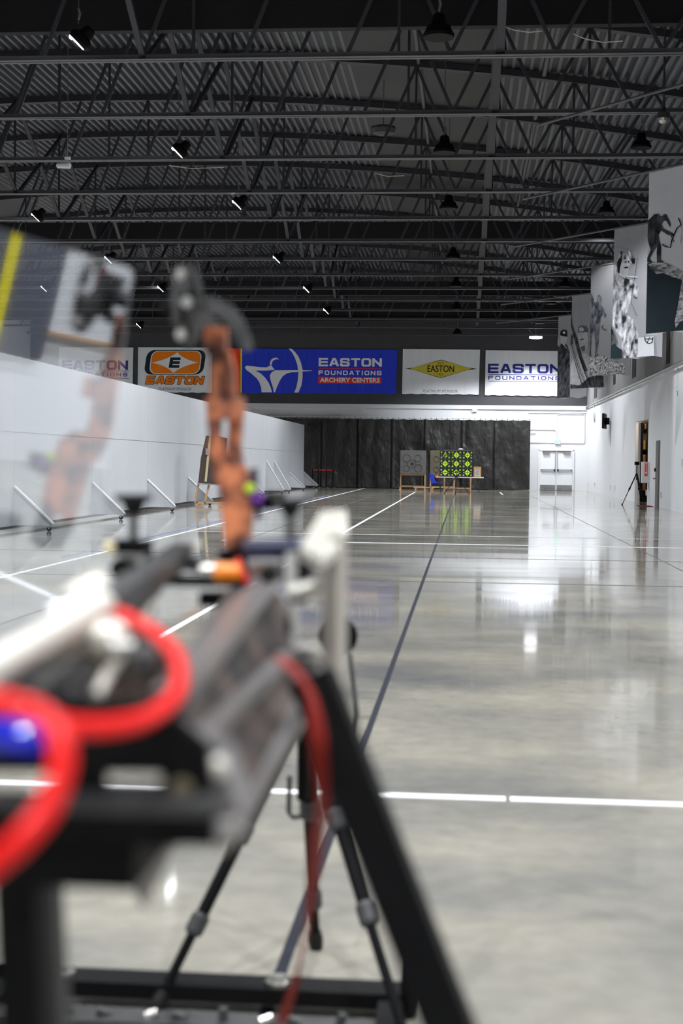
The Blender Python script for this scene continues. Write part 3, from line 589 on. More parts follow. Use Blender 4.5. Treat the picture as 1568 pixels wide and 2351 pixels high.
# ------------------------------------------------------------------ black curtain
YC = 78.05
def curtain():
    mb = MB(); x0 = -19.0; x1 = 3.48; n = 620; rows = 22; zt = CAMH+2.37; seams = [at(p, 1050, YC).x for p in (618, 737, 819, 897, 972, 1057, 1132)]
    vs = []
    rnd = random.Random(2); ph = [rnd.random()*6 for _ in range(12)]
    for j in range(rows+1):
        v = j/rows; z = 0.03 + (zt-0.03)*v
        for i in range(n+1):
            x = x0+(x1-x0)*i/n; d = 0.02*math.sin(x*5.1+ph[0]) + 0.035*math.sin(x*2.3+v*1.2+ph[1]) + 0.02*math.sin(x*7.7+math.sin(v*4)*1.3)
            d += 0.03*math.sin(x*1.3+v*5+ph[2])*math.sin(v*pi) + 0.02*math.sin(4*(x+v*1.4))
            for s in seams:
                e = x-s; d += -0.10*math.exp(-(e/0.035)**2) + 0.05*math.exp(-((e-0.12)/0.06)**2)
            if x > 0.0: d += 0.05*math.sin(x*6.5)*(0.4+0.6*v)
            y = YC - d*0.9 - (0.12*(1-v)**3)
            vs.append((x, y, z + (0.015*math.sin(x*pi/0.3) if j == rows else 0)))
    fs = [(j*(n+1)+i, j*(n+1)+i+1, (j+1)*(n+1)+i+1, (j+1)*(n+1)+i) for j in range(rows) for i in range(n)]
    t = thing('backstop_curtain', 'tall black vinyl backstop curtain hanging in front of the far wall', 'curtain', (-8, YC, 0))
    mb.add(vs, fs, M['curtain'], True); o = mb.build('curtain_sheet', t)
    MB().tube([(x0, YC, zt+0.10), (x1+0.3, YC, zt+0.10)], 0.02, M['conduit'], 8).build('curtain_track', t)
    k = 0
    for i in range(76):
        x = x0+0.15+(x1-x0-0.2)*i/75; MB().tube([(x, YC, zt+0.13), (x, YC-0.01, zt-0.04)], 0.015, M['black'], 5).build('hook', t)
    for x in (-10.9, -7.0, -2.9, 0.9): MB().tube([(x, YF-0.01, zt+0.2), (x, YC, zt+0.2), (x, YC, zt+0.1)], 0.015, M['metal'], 6).build('track_bracket', t)
curtain()

# far wall fittings
def conduit(pts, label, r=0.018, Y=YF-0.03):
    P = [at(a, b, Y) for a, b in pts]; q = [P[0]]
    for a, b, c in zip(P[:-2], P[1:-1], P[2:]):
        u = (a-b).normalized()*min(0.12, (a-b).length/2); v = (c-b).normalized()*min(0.12, (c-b).length/2)
        for k in range(5): s_ = k/4; q.append(b + u*(1-s_)**2 + v*s_**2)
    q.append(P[-1]); tag(MB().tube(q, r, M['conduit'], 8).build('wall_conduit'), label, 'conduit')
conduit([(1212, 986), (1212, 948), (1346, 948)], 'white conduit curving up beside the curtain and along under the dark wall')
conduit([(1280, 1009), (1280, 950.5), (1344, 951)], 'white conduit dropping from under the ceiling band to the exit sign')
conduit([(1215, 986), (1276, 987), (1278, 1009)], 'white conduit curving from the curtain edge down to the exit sign')
conduit([(1215, 1015.5), (1342, 1018), (1342, 950)], 'white conduit running level above the double doors')
conduit([(1348, 1018), (1349, 967)], 'short white conduit in the far right corner', Y=YF-0.04)
for px, lab in ((574, 'above the partition end'), (828, 'above the middle of the curtain'), (1090, 'above the right part of the curtain')):
    p = at(px, 941, YF-0.05); tag(MB().box(p, (0.26, 0.08, 0.22), M['conduit']).build('junction_box'), 'small white junction box on the far wall ' + lab, 'junction box')
# double doors
YD = YF-0.02; c = at(1277, 1128, YD); xl = at(1238.5, 1080, YD).x; xr = at(1315, 1080, YD).x; zt = at(1277, 1035, YD).z
mb = MB(); mb.mm((xl-0.06, YD-0.05, 0), (xl, YD, zt+0.05), M['fin']); mb.mm((xr, YD-0.05, 0), (xr+0.06, YD, zt+0.05), M['fin']); mb.mm((xl-0.06, YD-0.05, zt), (xr+0.06, YD, zt+0.05), M['fin'])
fr = struct('door_1', mb); xm = (xl+xr)/2
for sgn, a, b in ((-1, xl+0.01, xm-0.01), (1, xm+0.01, xr-0.01)):
    lf = MB().mm((a, YD-0.035, 0.02), (b, YD-0.005, zt-0.01), M['white']).build('door_leaf', fr)
    MB().mm((a+0.03, YD-0.045, 0.03), (b-0.03, YD-0.035, 0.30), M['kick']).build('kick_plate', lf)
    hz = at(1277, 1079, YD).z
    mb = MB(); mb.mm((a+0.06, YD-0.12, hz-0.03), (b-0.06, YD-0.07, hz+0.03), M['metal']); mb.box((xm+sgn*0.09, YD-0.09, hz-0.02), (0.09, 0.09, 0.13), M['greyblack']); mb.box(((a+0.07) if sgn < 0 else (b-0.07), YD-0.08, hz), (0.05, 0.08, 0.07), M['metal']); mb.build('push_bar', lf)
    mb = MB(); mb.box((xm+sgn*0.55, YD-0.09, zt-0.10), (0.36, 0.1, 0.10), M['metal']); mb.box((xm+sgn*0.4, YD-0.07, zt-0.03), (0.75, 0.04, 0.03), M['greyblack']); mb.build('door_closer', lf)
    MB().tube([(xm+sgn*0.06, YD-0.05, hz), (xm+sgn*0.06, YD-0.05, zt-0.04)], 0.015, M['metal'], 6).build('latch_rod', lf)
p = at(1280, 1014.5, YF-0.06); t = thing('exit_sign', 'small green EXIT sign above the white double doors', 'sign', tuple(p))
MB().box(p, (0.30, 0.06, 0.24), M['conduit']).build('sign_case', t)
mb = MB(); put_text(mb, 'EXIT', p+Vector((0, -0.034, 0)), UX, UZ, 0.15, M['exitgreen'], width=0.24, bold=0.02); mb.build('sign_letters', t)
for px, py, lab in ((1349, 1111, 'nearest the corner'), (1364.5, 1112, 'second from the far corner')):
    p = onx(px, py, XR-0.02); tag(MB().box(p, (0.04, 0.25, 0.13), M['conduit']).build('wall_outlet'), 'small outlet low on the right wall, ' + lab, 'outlet')

# ------------------------------------------------------------------ right wall fittings
def rw(px, py, X=XR): return onx(px, py, X)
for px0, px1, py0, py1, lab in ((1534, 1543, 770, 837, 'nearest one, beyond the closest photo banner'), (1455, 1465, 800, 869, 'below the woman banner'), (1411, 1417, 845, 884, 'small one beyond the grass banner'), (1367, 1374, 870, 915, 'furthest one beside the last banner')):
    a = rw(px0, py1); b = rw(px1, py0)
    tag(MB().mm((XR-0.075, b.y, a.z), (XR-0.062, a.y, a.z+1.35), M['baffle']).build('wall_slot'), 'narrow dark slot window in the upper right wall, ' + lab, 'slot window')
# grey door
a = rw(1506, 1160); b = rw(1515.5, 1012)
fr = MB().mm((XR-0.03, b.y-0.06, 0), (XR+0.0, a.y+0.06, 2.29), M['greydoor']).build('door_2'); fr['kind'] = 'structure'
lf = MB().mm((XR-0.045, b.y, 0.01), (XR-0.03, a.y, 2.24), M['greydoor']).build('door_leaf', fr)
mb = MB(); mb.box((XR-0.09, a.y-0.1, 0.98), (0.08, 0.13, 0.05), M['metal']); mb.box((XR-0.07, a.y-0.1, 1.28), (0.05, 0.08, 0.12), M['greyblack']); mb.build('door_handle', lf)
# store room behind the opening
mb = MB(); mb.mm((XR+0.25, OY0-1.5, 0), (XR+2.5, OY0-1.4, 3.4), M['backroom']); mb.mm((XR+0.25, OY1+0.4, 0), (XR+2.5, OY1+0.5, 3.4), M['backroom']); mb.mm((XR+2.4, OY0-1.5, 0), (XR+2.5, OY1+0.5, 3.4), M['backroom']); mb.mm((XR+0.25, OY0-1.5, 3.4), (XR+2.5, OY1+0.5, 3.5), M['backroom'])
struct('wall_storeroom', mb)
tag(MB().mm((XR+0.19, OY1-0.1, 0.02), (XR+0.27, OY1, OZ-0.02), M['blackmetal']).build('shutter_track'), 'black vertical shutter track at the store room opening', 'shutter track')
t = thing('storage_rack', 'brown loaded storage rack glimpsed through the store room opening', 'rack', (XR+0.8, OY1-0.1, 0))
for z in (0.4, 1.2, 2.0, 2.8): MB().mm((XR+0.28, OY1-0.02, z), (XR+1.6, OY1+0.36, z+0.05), M['blackmetal']).build('shelf', t)
for x in (XR+0.42, XR+1.0, XR+1.55): MB().mm((x, OY1-0.07, 0), (x+0.05, OY1-0.02, 3.1), M['blackmetal']).build('upright', t)
for k, (x, z, wd, h) in enumerate(((0.5, 0.45, 0.4, 0.5), (0.5, 1.25, 0.35, 0.6), (0.95, 1.25, 0.5, 0.4), (0.5, 2.05, 0.5, 0.35), (0.55, 2.85, 0.3, 0.2), (1.0, 2.05, 0.4, 0.5))):
    tag(MB().mm((XR+x-0.2, OY1, z+0.001), (XR+x+wd-0.2, OY1+0.32, z+h), M['storewood']).build('storage_box'), 'brown box %s in the store room' % ('on the bottom shelf', 'on the second shelf, left', 'on the second shelf, right', 'on the third shelf, left', 'on the top shelf', 'on the third shelf, right')[k], 'box', 'boxes in the store room')
l = bpy.data.lights.new('store_light', 'POINT'); l.energy = 110; l.color = (1, 0.85, 0.62); l.shadow_soft_size = 0.2; lo = bpy.data.objects.new('store_light', l); COL.objects.link(lo); lo.location = (XR+1.2, OY1-1.2, 3.2)
# fire extinguisher cabinet
a = rw(1470, 1105); b = rw(1482.5, 1062); ym = (a.y+b.y)/2
t = thing('extinguisher_cabinet', 'white fire extinguisher cabinet with red arrow sign beside the opening', 'cabinet', (XR-0.2, OY0-0.35, 0.8))
yc = OY0-0.4; MB().mm((XR-0.26, yc-0.16, 0.80), (XR, yc+0.16, 1.56), M['fin']).build('cabinet_body', t)
mb = MB(); mb.mm((XR-0.17, yc-0.168, 1.04), (XR-0.07, yc-0.160, 1.53), M['redprint']); yy = yc-0.171
mb.poly([(XR-0.13, yy, 1.46), (XR-0.11, yy, 1.46), (XR-0.11, yy, 1.18), (XR-0.13, yy, 1.18)], M['whiteprint']); mb.poly([(XR-0.155, yy, 1.19), (XR-0.085, yy, 1.19), (XR-0.12, yy, 1.08)], M['whiteprint']); mb.mm((XR-0.15, yc-0.172, 1.48), (XR-0.09, yc-0.169, 1.505), M['whiteprint']); mb.build('arrow_sign', t)
# speaker-like screen box far along the wall
p = at(1392, 967, 66); t = thing('wall_screen', 'wall mounted screen seen edge on, high on the right wall', 'screen', (XR-0.3, 66, p.z))
MB().box((XR-0.30, 66, p.z), (0.08, 1.1, 0.68), M['blackmetal'], Matrix.Rotation(math.radians(-12), 3, 'Z')).build('screen_body', t)
MB().box((XR-0.15, 66, p.z), (0.14, 0.4, 0.3), M['blackmetal']).build('wall_bracket', t)
MB().box((XR-0.22, 66.62, p.z), (0.20, 0.1, 0.70), M['fin']).build('side_frame', t)
p = rw(1365, 955); t = thing('electrical_box', 'white electrical box on the right wall near the far corner', 'electrical box', (XR-0.05, p.y, p.z))
MB().box((XR-0.066, p.y, p.z), (0.12, 0.9, 0.30), M['conduit']).build('box_body', t); MB().tube([(XR-0.04, p.y, p.z+0.15), (XR-0.04, p.y, ZW-0.08)], 0.03, M['conduit'], 8).build('conduit', t)
p = rw(1556, 898); t = thing('thermostat', 'small white control box hanging below the dark wall at far right edge', 'control box', (XR-0.03, p.y-0.2, 3.9))
p = rw(1556, 893); MB().box((XR-0.03, p.y, p.z), (0.06, 0.2, 0.16), M['conduit']).build('box_body', t); MB().tube([(XR-0.02, p.y, p.z+0.1), (XR-0.02, p.y, ZW-0.08)], 0.012, M['conduit'], 6).build('conduit', t)
for px, py, lab in ((1401, 1119, 'below the wall screen'), (1411, 1120, 'between the screen and the opening'), (1484, 1131, 'between the opening and the grey door'), (1517, 1136, 'just right of the grey door'), (1565, 1061, 'switch plate at the right picture edge')):
    p = rw(px, py, XR-0.02); tag(MB().box(p, (0.04, 0.14, 0.2), M['conduit']).build('wall_outlet'), 'small white plate on the right wall, ' + lab, 'outlet')
# tripod at the opening
def tripod(name, label, apex, feet, r, m, hz=0.0, col=0.25):
    t = thing(name, label, 'tripod', (apex[0], apex[1], 0)); apex = Vector(apex)
    for f in feet:
        f = Vector(f); mid = apex.lerp(f, 0.5); mb = MB(); mb.tube([apex, mid], r, m, 8); mb.tube([mid, f], r*0.65, m, 8); mb.lathe(mid, (f-apex), [(-r*2, r*1.5), (r*2, r*1.5)], m, 8); lg = mb.build('leg', t)
        MB().lathe(f+Vector((0, 0, 0.001)), (0, 0, 1), [(0, r*1.3), (r*2, r*1.2)], M['rubber'], 8).build('rubber_foot', lg)
    MB().tube([apex+Vector((0, 0, -col)), apex+Vector((0, 0, hz))], r*0.9, m, 8).build('centre_column', t)
    return t
ap = rw(1462, 1085, 6.15); f1 = (5.72, ap.y-0.1, 0)
t = tripod('camera_tripod', 'thin black tripod standing by the store room opening', (6.15, ap.y, 1.15), [(5.65, ap.y, 0), (6.38, ap.y-0.45, 0), (6.38, ap.y+0.45, 0)], 0.022, M['blackmetal'], 0.3)
MB().box((6.15, ap.y, 1.5), (0.16, 0.14, 0.12), M['blackmetal']).build('camera_body', t)
o = MB().mm((6.05, ap.y-2.0, 0.001), (6.5, ap.y-0.9, 0.012), M['strap']).build('floor_mat'); tag(o, 'small dark red mat on the floor at the store room opening', 'mat')

# ------------------------------------------------------------------ left partition on casters
XP = -8.75; SEG = 5.83
def partition(y0, y1, label, fins):
    t = thing('partition_panel', label, 'partition', (XP, (y0+y1)/2, 0), 'rolling partition panels'); zt_ = CAMH+1.98
    mb = MB(); mb.mm((XP-0.08, y0+0.006, 0.10), (XP, y1-0.006, zt_), M['panel']); mb.build('panel_board', t)
    MB().mm((XP+0.001, y0+0.006, 1.92), (XP+0.003, y1-0.006, 1.926), M['joint']).build('board_seam', t)
    MB().mm((XP-0.06, y0+0.02, 0.045), (XP-0.02, y1-0.02, 0.10), M['black']).build('base_rail', t)
    for y, w_, h_ in fins:
        mb = MB(); z0 = 0.11
        mb.prism([(XP, y-0.012, z0), (XP+w_, y-0.012, z0), (XP+w_, y-0.012, z0+0.06), (XP, y-0.012, z0+h_)], (0, 0.024, 0), M['panel'])
        mb.beam((XP+w_-0.01, y, z0+0.04), (XP+0.01, y, z0+h_-0.02), 0.09, 0.03, M['fin'])
        b = mb.build('brace', t)
        cx = XP+w_-0.1; mb = MB(); mb.lathe((cx, y-0.02, 0.045), (0, 1, 0), [(0, 0.044), (0.04, 0.044)], M['rubber'], 14); mb.box((cx, y, 0.095), (0.07, 0.06, 0.02), M['metal']); mb.beam((cx, y-0.028, 0.09), (cx, y-0.028, 0.04), 0.03, 0.008, M['metal']); mb.build('caster', t)
labs = ['nearest white partition panel, at the left picture edge', 'second white partition panel, behind the clear plastic sheet', 'third white partition panel, left of the leaning target', 'fourth white partition panel, behind the leaning target', 'fifth white partition panel, behind the bow', 'sixth white partition panel, behind the bow sight',
        'seventh white partition panel, carrying the two tall braces', 'eighth white partition panel', 'last white partition panel, ending at the black curtain']
ys = [21.2, 27.0, 32.8, 38.65, 44.45, 50.3, 56.1, 61.9, 70.5, 76.8]
for k in range(9):
    f = [(ys[k]+0.03, 0.8, 0.78)] if k != 7 else [(62.2, 0.8, 1.35), (64.7, 0.8, 1.35)]
    if k == 8: f = [(70.53, 0.8, 0.78), (76.7, 0.8, 0.78)]
    partition(ys[k], ys[k+1], labs[k], f)
labs

# leaning target on a stand beside the partition
Y = 43.0; t = thing('target_stand', 'tall dark brown foam target strapped on a timber stand by the partition', 'target stand', (at(485, 1168, Y).x, Y, 0))
MB().prism([at(a, b, Y) for a, b in ((473, 1000), (505, 1002), (494, 1113), (455, 1108), (461, 1052))], (0, 0.5, 0), M['brown']).build('target_body', t)
MB().prism([at(a, b, Y+0.05) for a, b in ((505, 1002), (517, 1006), (508, 1112), (494, 1113))], (0, 0.4, 0), M['brown']).build('target_side', t)
MB().beam(at(483, 1001, Y-0.02), at(472, 1106, Y-0.02), 0.07, 0.015, M['cream'], up=(0, 1, 0)).build('strap', t)
MB().box(at(476, 1037, Y-0.04), (0.1, 0.05, 0.2), M['metal']).build('strap_buckle', t)
for a, b in (((457, 1105), (450, 1140)), ((480, 1112), (472, 1145)), ((497, 1012), (522, 1075))): MB().beam(at(*a, Y+0.1), at(*b, Y+0.1), 0.06, 0.05, M['wood'] if b[1] > 1100 else M['metal'], up=(0, 1, 0)).build('strut', t)
MB().beam(at(455, 1110, Y), at(508, 1114, Y), 0.04, 0.04, M['metal'], up=(0, 1, 0)).build('frame_bar', t)
p = at(457, 1160, Y); 
for dx in (-0.35, 0.35): MB().beam((p.x+0.35+dx*1.0, Y-0.5, 0.06), (p.x+0.35+dx*1.0, Y+0.7, 0.06), 0.05, 0.08, M['wood']).build('foot_rail', t)
MB().beam((p.x-0.05, Y+0.1, 0.12), (p.x+0.75, Y+0.1, 0.12), 0.05, 0.05, M['wood']).build('cross_rail', t)
for a in ((450, 1140), (472, 1145)):
    q = at(*a, Y+0.1); MB().beam(q, (q.x-0.02, Y+0.1, 0.1), 0.05, 0.05, M['wood'], up=(0, 1, 0)).build('leg', t)

# ------------------------------------------------------------------ target area at the curtain
def stand(x0, x1, y, zb0, zb1, foam, label, feet=True):
    t = thing('target_stand', label, 'target stand', ((x0+x1)/2, y, 0), 'timber target stands')
    bd = MB().mm((x0, y-0.12, zb0), (x1, y, zb1), foam).build('target_board', t, 0.01)
    return t, bd
YS = 76.6
x0 = at(918.5, 1100, YS).x; x1 = at(977, 1100, YS).x; zt = at(947, 1034, YS).z; zb = at(947, 1088.5, YS).z
t, bd = stand(x0, x1, YS, zb, zt, M['foam'], 'square grey foam target on its own timber stand left of the blue chair')
for x, z, r in ((0.35, 0.85, 0.2), (0.98, 0.32, 0.2), (0.95, 0.85, 0.18), (0.35, 0.3, 0.16), (0.62, 0.55, 0.22)):
    mb = MB(); c = Vector((x0+x, YS-0.124, zb+z)); n = 24
    mb.tube([c+Vector((math.cos(2*pi*k/n)*r, 0, math.sin(2*pi*k/n)*r)) for k in range(n)], 0.008, M['foamdk'], 5, closed=True); mb.build('worn_ring', bd)
MB().lathe((x0+0.64, YS-0.121, zb+0.55), (0, -1, 0), [(0, 0.1), (0.004, 0.08)], M['foamdk'], 12).build('worn_patch', bd)
def trestle(t, x0, x1, y, zt_, zl=0.16):
    for x in (x0+0.03, x1-0.03): MB().beam((x, y-0.05, 0.02), (x, y, zt_), 0.07, 0.05, M['wood'], up=(0, 1, 0)).build('leg', t)
    MB().mm((x0+0.06, y-0.08, zt_-0.07), (x1-0.06, y-0.02, zt_-0.005), M['wood']).build('top_rail', t)
    MB().mm((x0+0.06, y-0.08, zl-0.05), (x1-0.06, y-0.02, zl+0.03), M['wood']).build('bottom_rail', t)
    for x in (x0+0.03, x1-0.03): MB().mm((x-0.03, y-0.9, 0.0), (x+0.03, y+0.4, 0.09), M['wood']).build('foot_rail', t)
trestle(t, x0, x1, YS, zb)
xa = at(950, 1120, 74.5).x; xb = at(998, 1120, 74.5).x; tag(MB().mm((xa, 74.3, 0.10), (xb, 74.7, 0.15), M['wood']).build('timber_plank'), 'loose timber plank lying on blocks left of the blue chair', 'plank')
for x in (xa+0.1, xb-0.12): tag(MB().mm((x-0.05, 74.3, 0.0), (x+0.05, 74.7, 0.1), M['wood']).build('timber_block'), 'timber block under the %s end of the loose plank' % ('left' if x < xa+0.2 else 'right'), 'block')
YS2 = 75.6
x0 = at(987, 1100, YS2).x; x1 = at(1044, 1100, YS2).x; zt = at(1000, 1034.5, YS2).z; zb = at(1000, 1091, YS2).z
t, bd = stand(x0, x1, YS2, zb, zt, M['foamtan'], 'tan foam target standing behind the blue chair, half hidden by the lime blocks')
for z in (0.85, 0.3): MB().tube([(x0+0.33+math.cos(2*pi*k/20)*0.15, YS2-0.124, zb+z+math.sin(2*pi*k/20)*0.15) for k in range(20)], 0.008, M['foamdk'], 5, closed=True).build('worn_ring', bd)
trestle(t, x0, x1, YS2, zb)
YS3 = 72.6; x0 = at(1019, 1100, YS3).x; x1 = at(1082, 1100, YS3).x
t, bd = stand(x0, x1, YS3, 0.85, 1.9, M['foam'], 'timber stand directly behind the folding table and the lime blocks'); trestle(t, x0, x1, YS3, 0.85)
# folding table
YT = 70.2; x0 = at(1000, 1095, YT).x; x1 = at(1110.5, 1095, YT).x; ZT = 0.755
t = thing('folding_table', 'white folding table under the lime green target blocks', 'table', ((x0+x1)/2, YT, 0))
MB().mm((x0, YT-0.38, ZT-0.045), (x1, YT+0.38, ZT), M['fin']).build('tabletop', t, 0.01)
for x in (x0+0.25, x1-0.22):
    for y in (YT-0.3, YT+0.3): MB().tube([(x, y, 0), (x, y, ZT-0.045)], 0.014, M['greyblack'], 8).build('leg', t)
    MB().tube([(x, YT-0.3, 0.3), (x, YT+0.3, 0.3)], 0.012, M['greyblack'], 8).build('leg_brace', t)
# nine target blocks
xb0 = at(1009.5, 1060, YT).x; xb1 = at(1086, 1060, YT).x; bw = (xb1-xb0)/3; bh = (at(1047, 1035, YT).z-ZT)/3
nm = [['bottom left', 'bottom middle', 'bottom right'], ['middle left', 'centre', 'middle right'], ['top left', 'top middle', 'top right']]
def diamond(mb, c, rx, m, y):
    g = 0.012
    for sx in (-1, 1):
        for sz in (-1, 1): mb.poly([(c[0]+sx*g, y, c[1]+sz*g), (c[0]+sx*rx, y, c[1]+sz*g), (c[0]+sx*rx*0.45, y, c[1]+sz*rx*0.62), (c[0]+sx*g, y, c[1]+sz*rx)], m)
for j in range(3):
    for i in range(3):
        x = xb0+bw*i; z = ZT+0.002+bh*j; yf = YT-0.25
        t = thing('target_block', 'black foam block with lime green diamonds, %s of the stack of nine' % nm[j][i], 'target block', (x+bw/2, YT, z), 'lime printed target blocks')
        MB().mm((x+0.006, yf, z+0.003), (x+bw-0.006, yf+0.5, z+bh-0.006), M['navy']).build('block_body', t, 0.012)
        mb = MB(); cx, cz = x+bw/2, z+bh/2; y = yf-0.003
        if (j, i) == (2, 0): 
            for k in range(14): 
                a = random.random()*6.28; r = random.uniform(0.05, 0.12); mb.lathe((cx+r*math.cos(a), y+0.002, cz+r*math.sin(a)), (0, -1, 0), [(0, 0.02), (0.001, 0.015)], M['lime'], 6)
        else: diamond(mb, (cx, cz), 0.14, M['lime'], y)
        for dx, dz in ((-1, 0), (1, 0), (0, 1), (0, -1)): mb.lathe((cx+dx*0.18, y+0.002, cz+dz*0.155), (0, -1, 0), [(0, 0.017), (0.001, 0.017)], M['lime'], 10)
        for dx in (-1, 1):
            for dz in (-1, 1):
                c = Vector((cx+dx*0.185, y, cz+dz*0.125)); mb.tube([c+Vector((a*0.03, 0, b*0.03)) for a, b in ((-1, -0.5), (-0.5, -1), (0.5, -1), (1, -0.5), (1, 0.5), (0.5, 1), (-0.5, 1), (-1, 0.5))], 0.01, M['lime'], 5, closed=True)
        mb.build('printed_marks', t)
z = ZT+0.004+3*bh
p0 = at(1019, 1031, YT); tag(MB().mm((p0.x, YT-0.2, z), (p0.x+1.25, YT+0.1, z+0.05), M['greyink']).build('flat_board'), 'thin dark board lying on top of the lime blocks', 'board')
p0 = at(1058, 1029, YT); o = MB().lathe((p0.x, YT-0.05, z+0.05), (0, 0, 1), [(0, 0.12), (0.04, 0.13), (0.07, 0.05)], M['fin'], 12).build('crumpled_cloth'); tag(o, 'small white crumpled cloth on top of the lime blocks', 'cloth')
# box with checker pattern
xa = at(1087.5, 1080, YT).x; xb = at(1104.5, 1080, YT).x; zt = at(1096, 1071.5, YT).z
t = thing('cardboard_box', 'cardboard box with black and white checker sheet on the right table end', 'box', ((xa+xb)/2, YT, ZT))
MB().mm((xa, YT-0.2, ZT+0.001), (xb, YT+0.15, zt), M['cardboard']).build('box_body', t)
mb = MB(); cx = (xa+xb)/2; mb.mm((cx-0.11, YT-0.204, ZT+0.07), (cx+0.11, YT-0.2, ZT+0.37), M['whiteprint'])
for i in range(6):
    for j in range(8):
        if (i+j) % 2 == 0: mb.mm((cx-0.10+i*0.0333, YT-0.207, ZT+0.08+j*0.035), (cx-0.10+(i+1)*0.0333, YT-0.2045, ZT+0.08+(j+1)*0.035), M['blackprint'])
mb.build('checker_sheet', t)
tag(MB().lathe(at(1004, 1093, YT)+Vector((0, -0.1, -0.0)), (0, 0, 1), [(-0.02, 0.1), (0.02, 0.09), (0.05, 0.03)], M['red'], 12).build('red_pouch'), 'small red pouch on the left end of the table', 'pouch')
# blue chair, seen from the side, facing right
YCH = 69.6; cx = at(1000, 1100, YCH).x
t = thing('plastic_chair', 'blue plastic chair with dark metal legs at the left end of the table', 'chair', (cx, YCH, 0))
sh = [(-0.30, 0.88), (-0.27, 0.89), (-0.14, 0.88), (-0.10, 0.85), (-0.03, 0.55), (0.02, 0.50), (0.10, 0.48), (0.22, 0.475), (0.26, 0.46), (0.24, 0.445), (0.05, 0.445), (-0.10, 0.44), (-0.20, 0.46), (-0.24, 0.55)]
mb = MB(); mb.prism([(cx+a, YCH-0.22, b) for a, b in sh], (0, 0.44, 0), M['bluechair']); mb.build('seat_shell', t, 0.01)
for y in (YCH-0.2, YCH+0.2):
    MB().tube([(cx-0.13, y, 0.44), (cx-0.33, y, 0.0)], 0.013, M['greyblack'], 8).build('leg', t); MB().tube([(cx+0.12, y, 0.44), (cx+0.33, y, 0.0)], 0.013, M['greyblack'], 8).build('leg', t)
MB().tube([(cx-0.22, YCH-0.2, 0.2), (cx-0.22, YCH+0.2, 0.2)], 0.01, M['greyblack'], 6).build('leg_brace', t)
# tripod with camera in front of the table
p = at(1048, 1095, 66.5)
t = tripod('camera_tripod', 'black tripod with a small camera standing in front of the folding table', (p.x, 65.6, 0.85), [at(1045.5, 1137.5, 1).normalized()*0+Vector((p.x-0.02, 64.9, 0)), Vector((p.x-0.55, 66.0, 0)), Vector((p.x+0.6, 66.0, 0))], 0.018, M['blackmetal'], 0.12)
MB().box((p.x, 65.6, 1.02), (0.12, 0.12, 0.1), M['blackmetal']).build('camera_body', t); MB().lathe((p.x, 65.53, 1.02), (0, -1, 0), [(0, 0.035), (0.02, 0.03)], M['alu'], 10).build('camera_lens', t)
# belt barrier posts
Yb = 77.1; xs_ = [at(px, 1100, Yb).x for px in (717, 730.5, 749, 764.5)]
for k, x in enumerate(xs_):
    t = thing('barrier_post', 'black barrier post with red belt before the curtain, %s' % ('first from the partition', 'second from the partition', 'third from the partition', 'furthest right of the four')[k], 'barrier post', (x, Yb, 0), 'belt barrier posts')
    MB().tube([(x, Yb, 0.01), (x, Yb, 1.0)], 0.022, M['blackmetal'], 8).build('post', t); MB().lathe((x, Yb, 0), (0, 0, 1), [(0, 0.17), (0.02, 0.16), (0.03, 0.03)], M['greyblack'], 16).build('post_base', t)
    MB().lathe((x, Yb, 0.94), (0, 0, 1), [(0, 0.03), (0.09, 0.03)], M['blackmetal'], 10).build('belt_head', t)
    if k < 3: MB().mm((x+0.02, Yb-0.035, 0.94), (xs_[k+1]-0.02, Yb-0.03, 1.0), M['red']).build('belt', t)

# ------------------------------------------------------------------ low equipment frame and tripod on the floor (mid foreground)
Yq = 3.62
t = thing('floor_frame', 'low black steel base frame lying on the floor behind the machine', 'frame', (at(500, 2330, Yq).x, Yq, 0))
a = at(60, 2312, 3.66); b = at(925, 2332, 3.6)
MB().mm((a.x-0.1, 3.56, 0.03), (b.x, 3.66, 0.07), M['blackmetal']).build('long_rail', t)
MB().mm((a.x-0.1, 3.0, 0.0), (a.x, 3.66, 0.07), M['blackmetal']).build('side_rail', t); MB().mm((b.x-0.06, 2.9, 0.0), (b.x, 3.66, 0.06), M['blackmetal']).build('side_rail', t)
MB().mm((a.x, 3.36, 0.02), (b.x-0.06, 3.44, 0.05), M['greyblack']).build('inner_rail', t)
for px in (142, 640): 
    p = at(px, 2306, 3.6); MB().lathe((p.x, 3.6, 0.068), (0, 0, 1), [(0, 0.035), (0.012, 0.035), (0.014, 0.018), (0.025, 0.018)], M['alu'], 12).build('bolt', t)
random.seed(9)
for k in range(9):
    x = a.x+0.1+k*0.095; MB().lathe((x, 3.40, 0.05), (random.uniform(-1, 1), 0, 0.3), [(0, 0.012), (0.03, 0.012)], (M['alu'], M['greyblack'], M['greyblack'])[k % 3], 8).build('small_fitting', t)
p = at(938, 2172, 3.6); t = thing('frame_post', 'short black post with pale cap standing on the low base frame', 'post', (p.x, 3.6, 0.0))
MB().tube([(p.x, 3.6, 0.0), (p.x, 3.6, p.z)], 0.020, M['blackmetal'], 12).build('post_tube', t); MB().lathe((p.x, 3.6, p.z), (0, 0, 1), [(0, 0.023), (0.01, 0.022), (0.014, 0.01)], M['greyblack'], 12).build('post_cap', t)
